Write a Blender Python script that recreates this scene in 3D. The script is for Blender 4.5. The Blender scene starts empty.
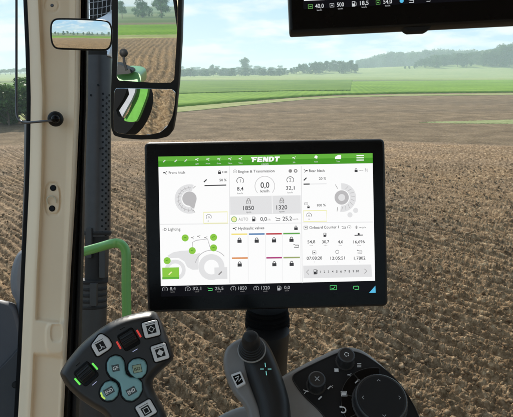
import bpy, math, random
import numpy as np
from mathutils import Vector, Matrix

random.seed(7)
rng = np.random.default_rng(11)
S = bpy.context.scene
COL = S.collection
R = math.radians

# ------------------------------------------------------------------ camera
H = 2.6                       # eye height of the driver above the field
FPX = 550.0                   # focal length in photograph pixels (513 wide)
PITCH = R(13.9)
cam_d = bpy.data.cameras.new('camera')
cam_d.sensor_width = 36; cam_d.lens = 36 * FPX / 513.0
cam_d.clip_start = 0.02; cam_d.clip_end = 9000
cam_o = bpy.data.objects.new('camera', cam_d); COL.objects.link(cam_o)
cam_o.location = (0, 0, H); cam_o.rotation_euler = (math.pi/2 - PITCH, 0, 0)
S.camera = cam_o
S.render.resolution_x = 1024; S.render.resolution_y = 832
S.view_settings.view_transform = 'Standard'; S.view_settings.look = 'None'
S.view_settings.exposure = 0.50; S.view_settings.gamma = 1
S.view_settings.use_curve_mapping = False
S.render.engine = 'CYCLES'
S.cycles.volume_bounces = 1
S.cycles.max_bounces = 6

# ------------------------------------------------------------------ light
SUN_AZ = R(-16)               # measured from +y, negative = left of the view
SUN_EL = R(34)
sd = Vector((math.sin(SUN_AZ)*math.cos(SUN_EL), math.cos(SUN_AZ)*math.cos(SUN_EL), math.sin(SUN_EL)))
sun_d = bpy.data.lights.new('sun', 'SUN'); sun_d.energy = 5.0; sun_d.angle = R(0.6)
sun_d.color = (1.0, 0.94, 0.85)
sun_o = bpy.data.objects.new('sun', sun_d); COL.objects.link(sun_o)
sun_o.rotation_euler = sd.to_track_quat('Z', 'Y').to_euler()

W = bpy.data.worlds.new('World'); S.world = W; W.use_nodes = True
nt = W.node_tree; nt.nodes.clear()
def N(t, **kw):
    n = nt.nodes.new(t)
    for k, v in kw.items(): setattr(n, k, v)
    return n
out = N('ShaderNodeOutputWorld'); bg = N('ShaderNodeBackground'); bg.inputs['Strength'].default_value = 0.105
sky = N('ShaderNodeTexSky', sky_type='NISHITA'); sky.sun_disc = False
sky.sun_elevation = SUN_EL; sky.sun_rotation = SUN_AZ
sky.air_density = 1.0; sky.dust_density = 1.2; sky.ozone_density = 1.6
tc = N('ShaderNodeTexCoord'); sep = N('ShaderNodeSeparateXYZ')
nt.links.new(tc.outputs['Generated'], sep.inputs[0])
def Mth(op, a, b=None, c=None):
    n = N('ShaderNodeMath', operation=op)
    for i, x in enumerate((a, b, c)):
        if x is None: continue
        if isinstance(x, (int, float)): n.inputs[i].default_value = x
        else: nt.links.new(x, n.inputs[i])
    return n.outputs[0]
# clouds on a flat layer high above: direction divided by its height
zc = Mth('ADD', Mth('MAXIMUM', sep.outputs[2], 0.0), 0.20)
cx = Mth('DIVIDE', sep.outputs[0], zc); cy = Mth('DIVIDE', sep.outputs[1], zc)
comb = N('ShaderNodeCombineXYZ'); nt.links.new(cx, comb.inputs[0]); nt.links.new(cy, comb.inputs[1])
comb.inputs[2].default_value = 3.7
nz = N('ShaderNodeTexNoise'); nz.inputs['Scale'].default_value = 2.6; nz.inputs['Detail'].default_value = 7; nz.inputs['Roughness'].default_value = 0.56
nz.inputs['Distortion'].default_value = 0.15
nt.links.new(comb.outputs[0], nz.inputs['Vector'])
rmp = N('ShaderNodeValToRGB'); rmp.color_ramp.elements[0].position = 0.45; rmp.color_ramp.elements[1].position = 0.60
nt.links.new(nz.outputs[0], rmp.inputs[0])
hz = Mth('POWER', Mth('SUBTRACT', 1.0, Mth('MINIMUM', Mth('MAXIMUM', sep.outputs[2], 0.0), 1.0)), 14.0)   # thin veil low over the horizon
cov = Mth('MINIMUM', Mth('ADD', Mth('MULTIPLY', rmp.outputs[0], 0.8), Mth('MULTIPLY', hz, 0.30)), 1.0)
mixc = N('ShaderNodeMixRGB'); mixc.inputs[2].default_value = (6.7, 6.9, 7.0, 1)
veil = N('ShaderNodeMixRGB'); veil.inputs[0].default_value = 0.86; veil.inputs[2].default_value = (2.5, 4.5, 6.5, 1)
nt.links.new(sky.outputs[0], veil.inputs[1]); nt.links.new(cov, mixc.inputs[0]); nt.links.new(veil.outputs[0], mixc.inputs[1])
nt.links.new(mixc.outputs[0], bg.inputs['Color']); nt.links.new(bg.outputs[0], out.inputs['Surface'])

# ------------------------------------------------------------------ pixel rays and frames
CR = Vector((1, 0, 0)); CU = Vector((0, math.sin(PITCH), math.cos(PITCH))); CF = Vector((0, math.cos(PITCH), -math.sin(PITCH)))
EYE = Vector((0, 0, H))
def ray(px, py): return CR*((px-256.5)/FPX) + CU*((208.5-py)/FPX) + CF
def P(px, py, d): return EYE + ray(px, py)*d
def ground_at(px, py, z=0.0):
    r = ray(px, py); t = (z-H)/r.z
    return EYE + r*t

class Fr:
    """a work plane: origin, and axes right / up / out of the face"""
    def __init__(s, px, py, d, yaw=0, pitch=0, roll=0):
        o = P(px, py, d)
        B = Matrix((CR, CU, -CF)).transposed()
        L = Matrix.Rotation(R(yaw), 3, 'Y') @ Matrix.Rotation(R(-pitch), 3, 'X') @ Matrix.Rotation(R(roll), 3, 'Z')
        s.M = (B @ L).to_4x4(); s.M.translation = o
        s.I = s.M.inverted()
        s.eye = s.I @ EYE
    @classmethod
    def from_normal(c, o, n):
        s = c.__new__(c)
        n = n.normalized(); x = Vector((0, 0, 1)).cross(n).normalized(); y = n.cross(x)
        s.M = Matrix((x, y, n)).transposed().to_4x4(); s.M.translation = o
        s.I = s.M.inverted(); s.eye = s.I @ EYE
        return s
    def q(s, px, py, h=0.0):
        d = s.I.to_3x3() @ ray(px, py)
        t = (h - s.eye.z)/d.z
        p = s.eye + d*t
        return (p.x, p.y)
    def pts(s, l, h=0.0): return [s.q(a, b, h) for a, b in l]
    def px(s): # metres per photo pixel near origin
        return (Vector(s.q(257, 208)) - Vector(s.q(256, 208))).length

# ------------------------------------------------------------------ mesh builder
def area(p): return 0.5*sum(p[i][0]*p[(i+1) % len(p)][1]-p[(i+1) % len(p)][0]*p[i][1] for i in range(len(p)))
def ccw(p):
    p = list(p)
    return p if area(p) > 0 else p[::-1]
def inset(p, d):
    n = len(p); o = []
    for i in range(n):
        a, b, c = p[i-1], p[i], p[(i+1) % n]
        e1 = Vector((b[0]-a[0], b[1]-a[1])); e2 = Vector((c[0]-b[0], c[1]-b[1]))
        if e1.length < 1e-9: e1 = e2
        if e2.length < 1e-9: e2 = e1
        e1.normalize(); e2.normalize()
        n1 = Vector((-e1.y, e1.x)); n2 = Vector((-e2.y, e2.x)); m = (n1+n2)
        if m.length < 1e-6: m = n1
        m.normalize(); k = max(0.5, m.dot(n1))
        o.append((b[0]+m.x*d/k, b[1]+m.y*d/k))
    return o
_mx = {}
def inset_clamped(p, d):
    """inset that stops each point at the middle line of the shape, so tight corners never fold over"""
    if d <= 0 or len(p) < 24: return inset(p, d)
    key = tuple(p[0])+tuple(p[len(p)//2])+(len(p),)
    if key not in _mx:
        q = np.array(inset(p, 1.0))-np.array(p); A = np.array(p); B = np.roll(A, -1, 0); E = B-A; L2 = (E**2).sum(1)+1e-18
        def dist(P_):
            t = np.clip(((P_[:, None]-A[None])*E[None]).sum(2)/L2[None], 0, 1)
            return np.sqrt(((P_[:, None]-(A[None]+t[..., None]*E[None]))**2).sum(2).min(1))
        lo = np.zeros(len(p)); ok = np.ones(len(p), bool)
        for t in np.linspace(.0002, .03, 120):
            ok &= dist(A+q*t) > t*.93
            lo[ok] = t
        _mx[key] = (A, q, lo)
    A, q, lo = _mx[key]; t = np.minimum(lo, d)
    return [tuple(x) for x in (A+q*t[:, None])]
def smooth(p, it=2, closed=True):
    for _ in range(it):
        o = []; n = len(p)
        rngi = range(n) if closed else range(n-1)
        if not closed: o.append(p[0])
        for i in rngi:
            a, b = p[i], p[(i+1) % n]
            o.append(tuple(a[k]*.75+b[k]*.25 for k in range(len(a)))); o.append(tuple(a[k]*.25+b[k]*.75 for k in range(len(a))))
        if not closed: o.append(p[-1])
        p = o
    return p
def catmull(p, n=8, closed=True):
    o = []; m = len(p)
    seg = range(m) if closed else range(m-1)
    for i in seg:
        p0 = p[(i-1) % m] if (closed or i > 0) else p[i]; p1 = p[i]; p2 = p[(i+1) % m]
        p3 = p[(i+2) % m] if (closed or i+2 < m) else p2
        for k in range(n):
            t = k/n
            o.append(tuple(0.5*((2*p1[j])+(-p0[j]+p2[j])*t+(2*p0[j]-5*p1[j]+4*p2[j]-p3[j])*t*t+(-p0[j]+3*p1[j]-3*p2[j]+p3[j])*t**3) for j in range(len(p1))))
    if not closed: o.append(p[-1])
    return o
def round_corners(p, r, n=5):
    """round every corner of a polygon by radius r (quadratic blend)"""
    o = []; m = len(p)
    for i in range(m):
        a, b, c = Vector(p[i-1]), Vector(p[i]), Vector(p[(i+1) % m])
        d1 = (a-b); d2 = (c-b); k = min(r, d1.length*.48, d2.length*.48)
        s = b+d1.normalized()*k; e = b+d2.normalized()*k
        for j in range(n+1):
            t = j/n; q = s*(1-t)**2+b*2*t*(1-t)+e*t*t
            o.append((q.x, q.y))
    return o
def circ(c, r, n=24, ry=None, a0=0):
    ry = r if ry is None else ry
    return [(c[0]+r*math.cos(a0+2*math.pi*i/n), c[1]+ry*math.sin(a0+2*math.pi*i/n)) for i in range(n)]
def arcband(c, r0, r1, a0, a1, n=20):
    A = [a0+(a1-a0)*i/n for i in range(n+1)]
    return [(c[0]+r1*math.cos(R(a)), c[1]+r1*math.sin(R(a))) for a in A]+[(c[0]+r0*math.cos(R(a)), c[1]+r0*math.sin(R(a))) for a in A[::-1]]

class MB:
    def __init__(s): s.v = []; s.f = []
    def add(s, v, f):
        k = len(s.v); s.v += [tuple(x) for x in v]; s.f += [tuple(i+k for i in t) for t in f]
        return s
    def loft(s, pts, prof, bottom=True, top=True):
        p = ccw(pts); n = len(p); v = []; f = []
        for (d, h) in prof:
            v += [(a, b, h) for a, b in (inset_clamped(p, d) if abs(d) > 1e-9 else p)]
        for k in range(len(prof)-1):
            for i in range(n):
                j = (i+1) % n
                f.append((k*n+i, k*n+j, (k+1)*n+j, (k+1)*n+i))
        if bottom: f.append(tuple(range(n))[::-1])
        if top: f.append(tuple((len(prof)-1)*n+i for i in range(n)))
        return s.add(v, f)
    def dome(s, pts, prof, step=.0016):
        """sides by rings, top as a fine skin whose height follows the distance from the rim"""
        from mathutils.geometry import delaunay_2d_cdt
        p = ccw(pts); k0 = max(i for i, (d, h) in enumerate(prof) if d <= 1e-9)
        s.loft(p, prof[:k0+1], top=False)
        A = np.array(p); B = np.roll(A, -1, 0); E = B-A; L2 = (E**2).sum(1)+1e-18
        gx, gy = np.meshgrid(np.arange(A[:, 0].min(), A[:, 0].max(), step), np.arange(A[:, 1].min(), A[:, 1].max(), step)); gx[::2] += step/2
        G = np.stack([gx.ravel(), gy.ravel()], 1)
        ins = np.zeros(len(G), bool)
        for a, b in zip(A, B):
            c = (a[1] > G[:, 1]) != (b[1] > G[:, 1])
            with np.errstate(divide='ignore', invalid='ignore'): ins ^= c & (G[:, 0] < (b[0]-a[0])*(G[:, 1]-a[1])/(b[1]-a[1])+a[0])
        G = G[ins]
        def dist(P_):
            t = np.clip(((P_[:, None]-A[None])*E[None]).sum(2)/L2[None], 0, 1)
            return np.sqrt(((P_[:, None]-(A[None]+t[..., None]*E[None]))**2).sum(2).min(1))
        G = G[dist(G) > step*.45]; n = len(p); V = [Vector(q) for q in p]+[Vector((float(a), float(b))) for a, b in G]
        v, e, f, _, _, _ = delaunay_2d_cdt(V, [], [list(range(n))], 1, 1e-7, False)
        vv = np.array([(a.x, a.y) for a in v]); d = dist(vv)
        ft = np.array([tuple(t)[:3] for t in f]); cc = vv[ft].mean(1); kin = np.zeros(len(cc), bool)
        for a, b in zip(A, B):
            c = (a[1] > cc[:, 1]) != (b[1] > cc[:, 1])
            with np.errstate(divide='ignore', invalid='ignore'): kin ^= c & (cc[:, 0] < (b[0]-a[0])*(cc[:, 1]-a[1])/(b[1]-a[1])+a[0])
        f = [tuple(int(i) for i in t) for t in ft[kin]]
        z = np.interp(d, [a for a, h in prof[k0:]], [h for a, h in prof[k0:]])
        return s.add([(float(a), float(b), float(c)) for (a, b), c in zip(vv, z)], [tuple(t) for t in f])
    def slab(s, pts, h0, h1, b=0.0005):
        if b <= 0: return s.loft(pts, [(0, h0), (0, h1)])
        return s.loft(pts, [(0, h0), (0, h1-b), (b*.3, h1-b*.3), (b, h1)])
    def flat(s, pts, h):
        p = ccw(pts); return s.add([(a, b, h) for a, b in p], [tuple(range(len(p)))])
    def band(s, pts, w, h, closed=False):
        """flat ribbon of width w along pts"""
        n = len(pts); L = []; Rr = []
        for i in range(n):
            a = pts[i-1] if (i > 0 or closed) else pts[i]; c = pts[(i+1) % n] if (i < n-1 or closed) else pts[i]
            d = Vector((c[0]-a[0], c[1]-a[1]))
            if d.length < 1e-12: d = Vector((1, 0))
            d.normalize(); m = Vector((-d.y, d.x))*w/2
            L.append((pts[i][0]+m.x, pts[i][1]+m.y, h)); Rr.append((pts[i][0]-m.x, pts[i][1]-m.y, h))
        f = [(i, i+n, (i+1) % n+n, (i+1) % n) for i in range(n if closed else n-1)]
        return s.add(L+Rr, f)
    def tube(s, path, r, n=12, caps=True):
        path = [Vector(p) for p in path]; m = len(path)
        rr = r if isinstance(r, (list, tuple)) else [r]*m
        t0 = (path[1]-path[0]).normalized(); ref = Vector((0, 0, 1)) if abs(t0.z) < .9 else Vector((1, 0, 0))
        u = t0.cross(ref).normalized(); v = []; f = []
        for i in range(m):
            t = ((path[min(i+1, m-1)]-path[max(i-1, 0)])).normalized()
            u = (u - t*u.dot(t)).normalized(); w = t.cross(u)
            for k in range(n):
                a = 2*math.pi*k/n; v.append(path[i]+(u*math.cos(a)+w*math.sin(a))*rr[i])
        for i in range(m-1):
            for k in range(n):
                k2 = (k+1) % n; f.append((i*n+k, i*n+k2, (i+1)*n+k2, (i+1)*n+k))
        if caps: f.append(tuple(range(n))[::-1]); f.append(tuple((m-1)*n+k for k in range(n)))
        return s.add(v, f)
    def lathe(s, c, prof, n=40, ax=None, ribs=0, ribd=0):
        """c base point, prof (radius, height) about local z or axis ax"""
        c = Vector(c); ax = Vector(ax or (0, 0, 1)).normalized()
        x = ax.orthogonal().normalized(); y = ax.cross(x); v = []; f = []
        for (r, h) in prof:
            for k in range(n):
                a = 2*math.pi*k/n; q = r*(1-(ribd if ribs and (k % 2) else 0))
                v.append(c+ax*h+(x*math.cos(a)+y*math.sin(a))*q)
        m = len(prof)
        for i in range(m-1):
            for k in range(n):
                k2 = (k+1) % n; f.append((i*n+k, i*n+k2, (i+1)*n+k2, (i+1)*n+k))
        f.append(tuple(range(n))[::-1]); f.append(tuple((m-1)*n+k for k in range(n)))
        return s.add(v, f)
    def box(s, a, b):
        (x0, y0, z0), (x1, y1, z1) = a, b
        v = [(x0,y0,z0),(x1,y0,z0),(x1,y1,z0),(x0,y1,z0),(x0,y0,z1),(x1,y0,z1),(x1,y1,z1),(x0,y1,z1)]
        return s.add(v, [(3,2,1,0),(4,5,6,7),(0,1,5,4),(1,2,6,5),(2,3,7,6),(3,0,4,7)])
    def build(s, name, mat, parent=None, sm=True, ang=35, recalc=False):
        me = bpy.data.meshes.new(name); me.from_pydata([tuple(x) for x in s.v], [], s.f); me.update()
        if len(s.v) > 1500 and name in ('head', 'grip', 'side_grip', 'shell', 'cushion', 'hood'):
            import bmesh
            bm = bmesh.new(); bm.from_mesh(me); bmesh.ops.remove_doubles(bm, verts=bm.verts, dist=1e-6); bmesh.ops.recalc_face_normals(bm, faces=bm.faces); bm.to_mesh(me); bm.free()
        if recalc:
            import bmesh
            bm = bmesh.new(); bm.from_mesh(me); bmesh.ops.recalc_face_normals(bm, faces=bm.faces); bm.to_mesh(me); bm.free()
        if sm:
            me.polygons.foreach_set('use_smooth', [True]*len(me.polygons))
            me.set_sharp_from_angle(angle=R(ang))
        for p_ in me.polygons:
            if p_.loop_total > 6: p_.use_smooth = False
        o = bpy.data.objects.new(name, me); COL.objects.link(o)
        if mat: me.materials.append(mat)
        if parent is not None: o.parent = parent
        return o

def tag(o, label=None, cat=None, group=None, kind=None):
    if label: o['label'] = label
    if cat: o['category'] = cat
    if group: o['group'] = group
    if kind: o['kind'] = kind
    return o
def empty(name, M, label, cat, group=None):
    o = bpy.data.objects.new(name, None); COL.objects.link(o); o.empty_display_size = .05
    if isinstance(M, Matrix): o.matrix_world = M
    else: o.location = M
    return tag(o, label, cat, group)

# ------------------------------------------------------------------ text
_tc = {}
def text_geo(s, offset=0.0):
    k = (s, offset)
    if k in _tc: return _tc[k]
    cu = bpy.data.curves.new('t', 'FONT'); cu.body = s; cu.size = 1; cu.resolution_u = 3; cu.offset = offset
    ob = bpy.data.objects.new('t', cu); COL.objects.link(ob)
    bpy.context.view_layer.update()
    dg = bpy.context.evaluated_depsgraph_get(); ev = ob.evaluated_get(dg); me = ev.to_mesh()
    v = [(a.co.x, a.co.y) for a in me.vertices]; f = [tuple(p.vertices) for p in me.polygons]
    ev.to_mesh_clear(); bpy.data.objects.remove(ob); bpy.data.curves.remove(cu)
    _tc[k] = (v, f); return _tc[k]
CAP = 0.70
def put_text(mb, s, c, cap, w=None, h=0.0, rot=0.0, bold=0.0, align='c', shear=0.0):
    """centre c (local), cap height and total width in local units"""
    v, f = text_geo(s, bold)
    if not v: return
    x0 = min(a for a, b in v); x1 = max(a for a, b in v)
    k = cap/CAP; kx = (w/(x1-x0)) if w else k
    ca, sa = math.cos(rot), math.sin(rot); o = []
    for a, b in v:
        X = (a-(x0 if align == 'l' else (x0+x1)/2))*kx; Y = (b-CAP/2)*k; X += shear*Y
        o.append((c[0]+X*ca-Y*sa, c[1]+X*sa+Y*ca, h))
    mb.add(o, f)

# ------------------------------------------------------------------ materials
class MT:
    def __init__(s, name):
        s.m = bpy.data.materials.new(name); s.m.use_nodes = True; s.t = s.m.node_tree
        s.b = s.t.nodes['Principled BSDF']; s.out = s.t.nodes['Material Output']
    def n(s, t, **kw):
        x = s.t.nodes.new(t)
        for k, v in kw.items(): setattr(x, k, v)
        return x
    def l(s, a, b): s.t.links.new(a, b)
    def noise(s, scale, detail=4, rough=.55, co=None):
        x = s.n('ShaderNodeTexNoise'); x.inputs['Scale'].default_value = scale; x.inputs['Detail'].default_value = detail; x.inputs['Roughness'].default_value = rough
        if co is None:
            if not hasattr(s, 'co'): s.co = s.n('ShaderNodeTexCoord').outputs['Object']
            co = s.co
        s.l(co, x.inputs['Vector']); return x.outputs[0]
    def ramp(s, fac, stops):
        x = s.n('ShaderNodeValToRGB'); e = x.color_ramp.elements
        while len(e) < len(stops): e.new(0.5)
        for i, (p, c) in enumerate(stops): e[i].position = p; e[i].color = (*c, 1) if len(c) == 3 else c
        s.l(fac, x.inputs[0]); return x.outputs[0]
    def bump(s, hgt, st, dist=.001, prev=None):
        x = s.n('ShaderNodeBump'); x.inputs['Strength'].default_value = st; x.inputs['Distance'].default_value = dist
        s.l(hgt, x.inputs['Height'])
        if prev is not None: s.l(prev, x.inputs['Normal'])
        s.l(x.outputs[0], s.b.inputs['Normal']); return x.outputs[0]
def plastic(name, c, rough=.5, grain=2500, gs=.25, var=.12, spec=.5, coat=0, metallic=0):
    m = MT(name); b = m.b
    n1 = m.noise(30, 5)
    c2 = tuple(x*(1-var) for x in c); c3 = tuple(min(1, x*(1+var)) for x in c)
    m.l(m.ramp(n1, [(.3, c2), (.7, c3)]), b.inputs['Base Color'])
    mr = m.n('ShaderNodeMapRange'); mr.inputs['To Min'].default_value = rough-.07; mr.inputs['To Max'].default_value = rough+.09
    m.l(m.noise(90, 4), mr.inputs[0]); m.l(mr.outputs[0], b.inputs['Roughness'])
    if gs: m.bump(m.noise(grain, 2), gs, .0002)
    b.inputs['Specular IOR Level'].default_value = spec; b.inputs['Coat Weight'].default_value = coat
    b.inputs['Metallic'].default_value = metallic
    return m.m
def emit(name, c, st=1.0):
    m = MT(name); m.b.inputs['Base Color'].default_value = (0.01, .01, .01, 1)
    m.b.inputs['Emission Color'].default_value = (*c, 1); m.b.inputs['Emission Strength'].default_value = st*.71
    m.b.inputs['Roughness'].default_value = .25; m.b.inputs['Specular IOR Level'].default_value = .06
    m.b.inputs['Base Color'].default_value = (0.003, .003, .003, 1)
    return m.m
BLK = plastic('black_plastic', (.007, .0068, .007), .45, spec=.22)
BLKM = plastic('matt_black_plastic', (.011, .0105, .011), .6, spec=.25)
RUB = plastic('black_rubber', (.010, .010, .011), .5, gs=.1, spec=.3)
GLS = plastic('gloss_black', (.0035, .0035, .004), .22, gs=0, spec=.14)
DKG = plastic('dark_grey_plastic', (.042, .041, .042), .42)
ANT = plastic('anthracite_plastic', (.019, .0185, .019), .38, spec=.42)
MID = plastic('mid_grey_plastic', (.25, .244, .24), .40)
KNB = plastic('knob_plastic', (.022, .0215, .022), .38, spec=.5)
ICF = plastic('button_print_field', (.035, .055, .058), .4, gs=0)
SEAL = plastic('dull_seal_rubber', (.006, .006, .0065), .8, gs=0, spec=.05)
LEV = plastic('satin_black_plastic', (.012, .0118, .0125), .42, spec=.35)
SGR = plastic('satin_grey_plastic', (.18, .175, .174), .40)
LGB = plastic('light_grey_button', (.66, .66, .67), .4, gs=.05)
TEAL = plastic('teal_button', (.19, .37, .39), .38, gs=.05)
BEI = plastic('beige_trim', (.80, .655, .475), .6, grain=1400, gs=.35, var=.012)
BEI2 = plastic('beige_recess_edge', (.40, .33, .235), .55, grain=1400, gs=.3, var=.05)
GRN = plastic('green_paint', (.105, .31, .075), .36, gs=0, coat=.2, var=.03)
CHR = plastic('bright_metal', (.6, .62, .64), .22, gs=0, metallic=1)
STL = plastic('dark_metal', (.10, .10, .105), .35, gs=0, metallic=.8)
WHT = plastic('white_print', (.75, .75, .75), .5, gs=0, var=.02)
GPR = plastic('grey_print', (.4, .41, .42), .5, gs=0, var=.02)
EXH = plastic('charcoal_painted_metal', (.036, .034, .035), .38, gs=.1, metallic=.3)
DSH = plastic('blue_grey_dashboard', (.045, .048, .060), .5, var=.08)
DSH2 = plastic('light_dashboard_hood', (.13, .135, .15), .5, var=.08)
MIR = plastic('mirror_glass', (.86, .89, .88), .0, gs=0, var=.0, metallic=1)
_b = MIR.node_tree.nodes['Principled BSDF']
for l_ in list(_b.inputs['Roughness'].links): MIR.node_tree.links.remove(l_)
_b.inputs['Roughness'].default_value = .012
E_W = emit('screen_white', (1, 1, 1), .97); E_G = emit('screen_light_grey', (.80, .80, .81), .95)
E_G2 = emit('screen_mid_grey', (.56, .55, .56), .9); E_G3 = emit('screen_dark_grey', (.32, .31, .31), .9)
E_K = emit('screen_ink', (.055, .055, .06), .9); E_GR = emit('screen_green', (.065, .32, .022), 1.0); E_GR2 = emit('screen_green_lit', (.13, .44, .05), 1.0)
E_LG = emit('screen_lime', (.26, .58, .06), 1.0); E_Y = emit('screen_yellow', (.86, .85, .42), 1.0); E_YB = emit('screen_yellow_bar', (.90, .76, .22), 1)
E_BL = emit('screen_blue', (.07, .19, .42), 1); E_R = emit('screen_red', (.50, .04, .055), 1); E_OR = emit('screen_orange', (.72, .26, .07), 1)
E_MG = emit('screen_magenta', (.44, .06, .22), 1); E_OL = emit('screen_olive', (.34, .40, .17), 1); E_FG = emit('screen_field_green', (.14, .40, .10), 1)
E_D = emit('screen_black', (.004, .004, .006), 1); E_SW = emit('screen_status_grey', (.42, .43, .45), 1); E_CY = emit('screen_cyan', (.10, .50, .78), 1)
E_HG = emit('screen_bright_green', (.10, .62, .18), 1)
L_G = emit('green_led', (.16, .85, .12), 1.0); L_R = emit('red_led', (.62, .06, .05), .9); L_W = emit('pale_led', (.5, .55, .85), .7); L_T = emit('teal_led', (.25, .75, .72), .8)
L_Y = emit('lime_led', (.6, .9, .15), .8)

# ------------------------------------------------------------------ numpy noise
def hsh(ix, iy, s):
    n = (ix.astype(np.int64)*374761393 + iy.astype(np.int64)*668265263 + s*1442695041) & 0xFFFFFFFF
    n = ((n ^ (n >> 13))*1274126177) & 0xFFFFFFFF
    n = ((n ^ (n >> 16))*2246822519) & 0xFFFFFFFF
    return ((n ^ (n >> 15)) & 0xFFFFFF)/float(0xFFFFFF)
def vnoise(x, y, s=0):
    ix = np.floor(x); iy = np.floor(y); fx = x-ix; fy = y-iy
    fx = fx*fx*(3-2*fx); fy = fy*fy*(3-2*fy)
    a = hsh(ix, iy, s); b = hsh(ix+1, iy, s); c = hsh(ix, iy+1, s); d = hsh(ix+1, iy+1, s)
    return (a*(1-fx)+b*fx)*(1-fy)+(c*(1-fx)+d*fx)*fy
def clods(x, y, s=0):
    """rounded lumps: for each cell a lump of random size and height"""
    ix = np.floor(x); iy = np.floor(y); best = np.zeros_like(x)
    for dx in (-1, 0, 1):
        for dy in (-1, 0, 1):
            cx_ = ix+dx; cy_ = iy+dy
            px_ = cx_+.15+.7*hsh(cx_, cy_, s+1); py_ = cy_+.15+.7*hsh(cx_, cy_, s+2)
            r = .30+.45*hsh(cx_, cy_, s+3); a = hsh(cx_, cy_, s+4)*3.14; e = .65+.7*hsh(cx_, cy_, s+5)
            ux = (x-px_)*np.cos(a)+(y-py_)*np.sin(a); uy = -(x-px_)*np.sin(a)+(y-py_)*np.cos(a)
            d2 = (ux*ux*e+uy*uy/e)/(r*r)
            h_ = np.sqrt(np.clip(1-d2, 0, 1))*r*(.5+.8*hsh(cx_, cy_, s+6))
            best = np.maximum(best, h_)
    return best

# ------------------------------------------------------------------ terrain
def sst(a, b, x):
    t = np.clip((x-a)/(b-a), 0, 1); return t*t*(3-2*t)
def hill(x, y, cx_, cy_, rx, ry, h_, rot=0):
    c, s_ = math.cos(rot), math.sin(rot); u = (x-cx_)*c+(y-cy_)*s_; v = -(x-cx_)*s_+(y-cy_)*c
    return h_*np.exp(-(u/rx)**2-(v/ry)**2)
def hgt(x, y):
    x = np.asarray(x, float); y = np.asarray(y, float); d = np.hypot(x, y)
    z = hill(x, y, 190, 430, 190, 90, 8.5) + hill(x, y, 330, 800, 330, 200, 12) + hill(x, y, -500, 1300, 700, 300, 9)
    z = z + hill(x, y, 700, 600, 300, 300, 9) + hill(x, y, -700, 500, 300, 300, 8) + hill(x, y, 0, -600, 700, 200, 8)
    z = z + (vnoise(x/90, y/90, 5)-.5)*2.2*sst(140, 400, d)
    return z*sst(90, 260, d)
def grid_mesh(name, X, Y, Z, mat, label=None, kind='structure', sm=True):
    n, m = X.shape; v = np.stack([X, Y, Z], -1).reshape(-1, 3).astype(np.float32)
    i = np.arange(n-1)[:, None]*m+np.arange(m-1)[None, :]
    q = np.stack([i, i+1, i+m+1, i+m], -1).reshape(-1, 4)
    me = bpy.data.meshes.new(name); me.vertices.add(len(v)); me.vertices.foreach_set('co', v.ravel())
    me.loops.add(q.size); me.loops.foreach_set('vertex_index', q.ravel().astype(np.int32))
    me.polygons.add(len(q)); me.polygons.foreach_set('loop_start', (np.arange(len(q))*4).astype(np.int32))
    me.polygons.foreach_set('loop_total', np.full(len(q), 4, np.int32))
    me.update(calc_edges=True)
    me.polygons.foreach_set('use_smooth', np.full(len(q), sm)); me.materials.append(mat)
    o = bpy.data.objects.new(name, me); COL.objects.link(o); tag(o, label, None, None, kind); return o

def field_mat(name, cols, scales, rowdir=None, rowscale=0, rowamt=0, bumpd=.02, rowcol=None, rough=.9):
    m = MT(name); geo = m.n('ShaderNodeNewGeometry').outputs['Position']
    n1 = m.noise(scales[0], 6, .6, co=geo); n2 = m.noise(scales[1], 5, .65, co=geo)
    mx = m.n('ShaderNodeMath', operation='ADD'); m.l(n1, mx.inputs[0]); m.l(n2, mx.inputs[1])
    mm = m.n('ShaderNodeMath', operation='MULTIPLY'); m.l(mx.outputs[0], mm.inputs[0]); mm.inputs[1].default_value = .5
    fac = mm.outputs[0]
    if rowdir is not None:
        mp = m.n('ShaderNodeMapping'); mp.inputs['Rotation'].default_value = (0, 0, rowdir); m.l(geo, mp.inputs['Vector'])
        wv = m.n('ShaderNodeTexWave', wave_type='BANDS', bands_direction='X'); wv.inputs['Scale'].default_value = rowscale
        wv.inputs['Distortion'].default_value = .6; wv.inputs['Detail'].default_value = 3; wv.inputs['Detail Scale'].default_value = .3
        m.l(mp.outputs[0], wv.inputs['Vector'])
        mr = m.n('ShaderNodeMapRange'); mr.inputs['To Min'].default_value = -rowamt; mr.inputs['To Max'].default_value = rowamt
        m.l(wv.outputs['Fac'], mr.inputs[0])
        ad = m.n('ShaderNodeMath', operation='ADD'); m.l(fac, ad.inputs[0]); m.l(mr.outputs[0], ad.inputs[1]); fac = ad.outputs[0]
    k = len(cols); m.l(m.ramp(fac, [(.34+.32*i/(k-1), c) for i, c in enumerate(cols)]), m.b.inputs['Base Color'])
    m.b.inputs['Roughness'].default_value = rough; m.b.inputs['Specular IOR Level'].default_value = .03
    m.bump(n2, .8, bumpd); return m

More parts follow.
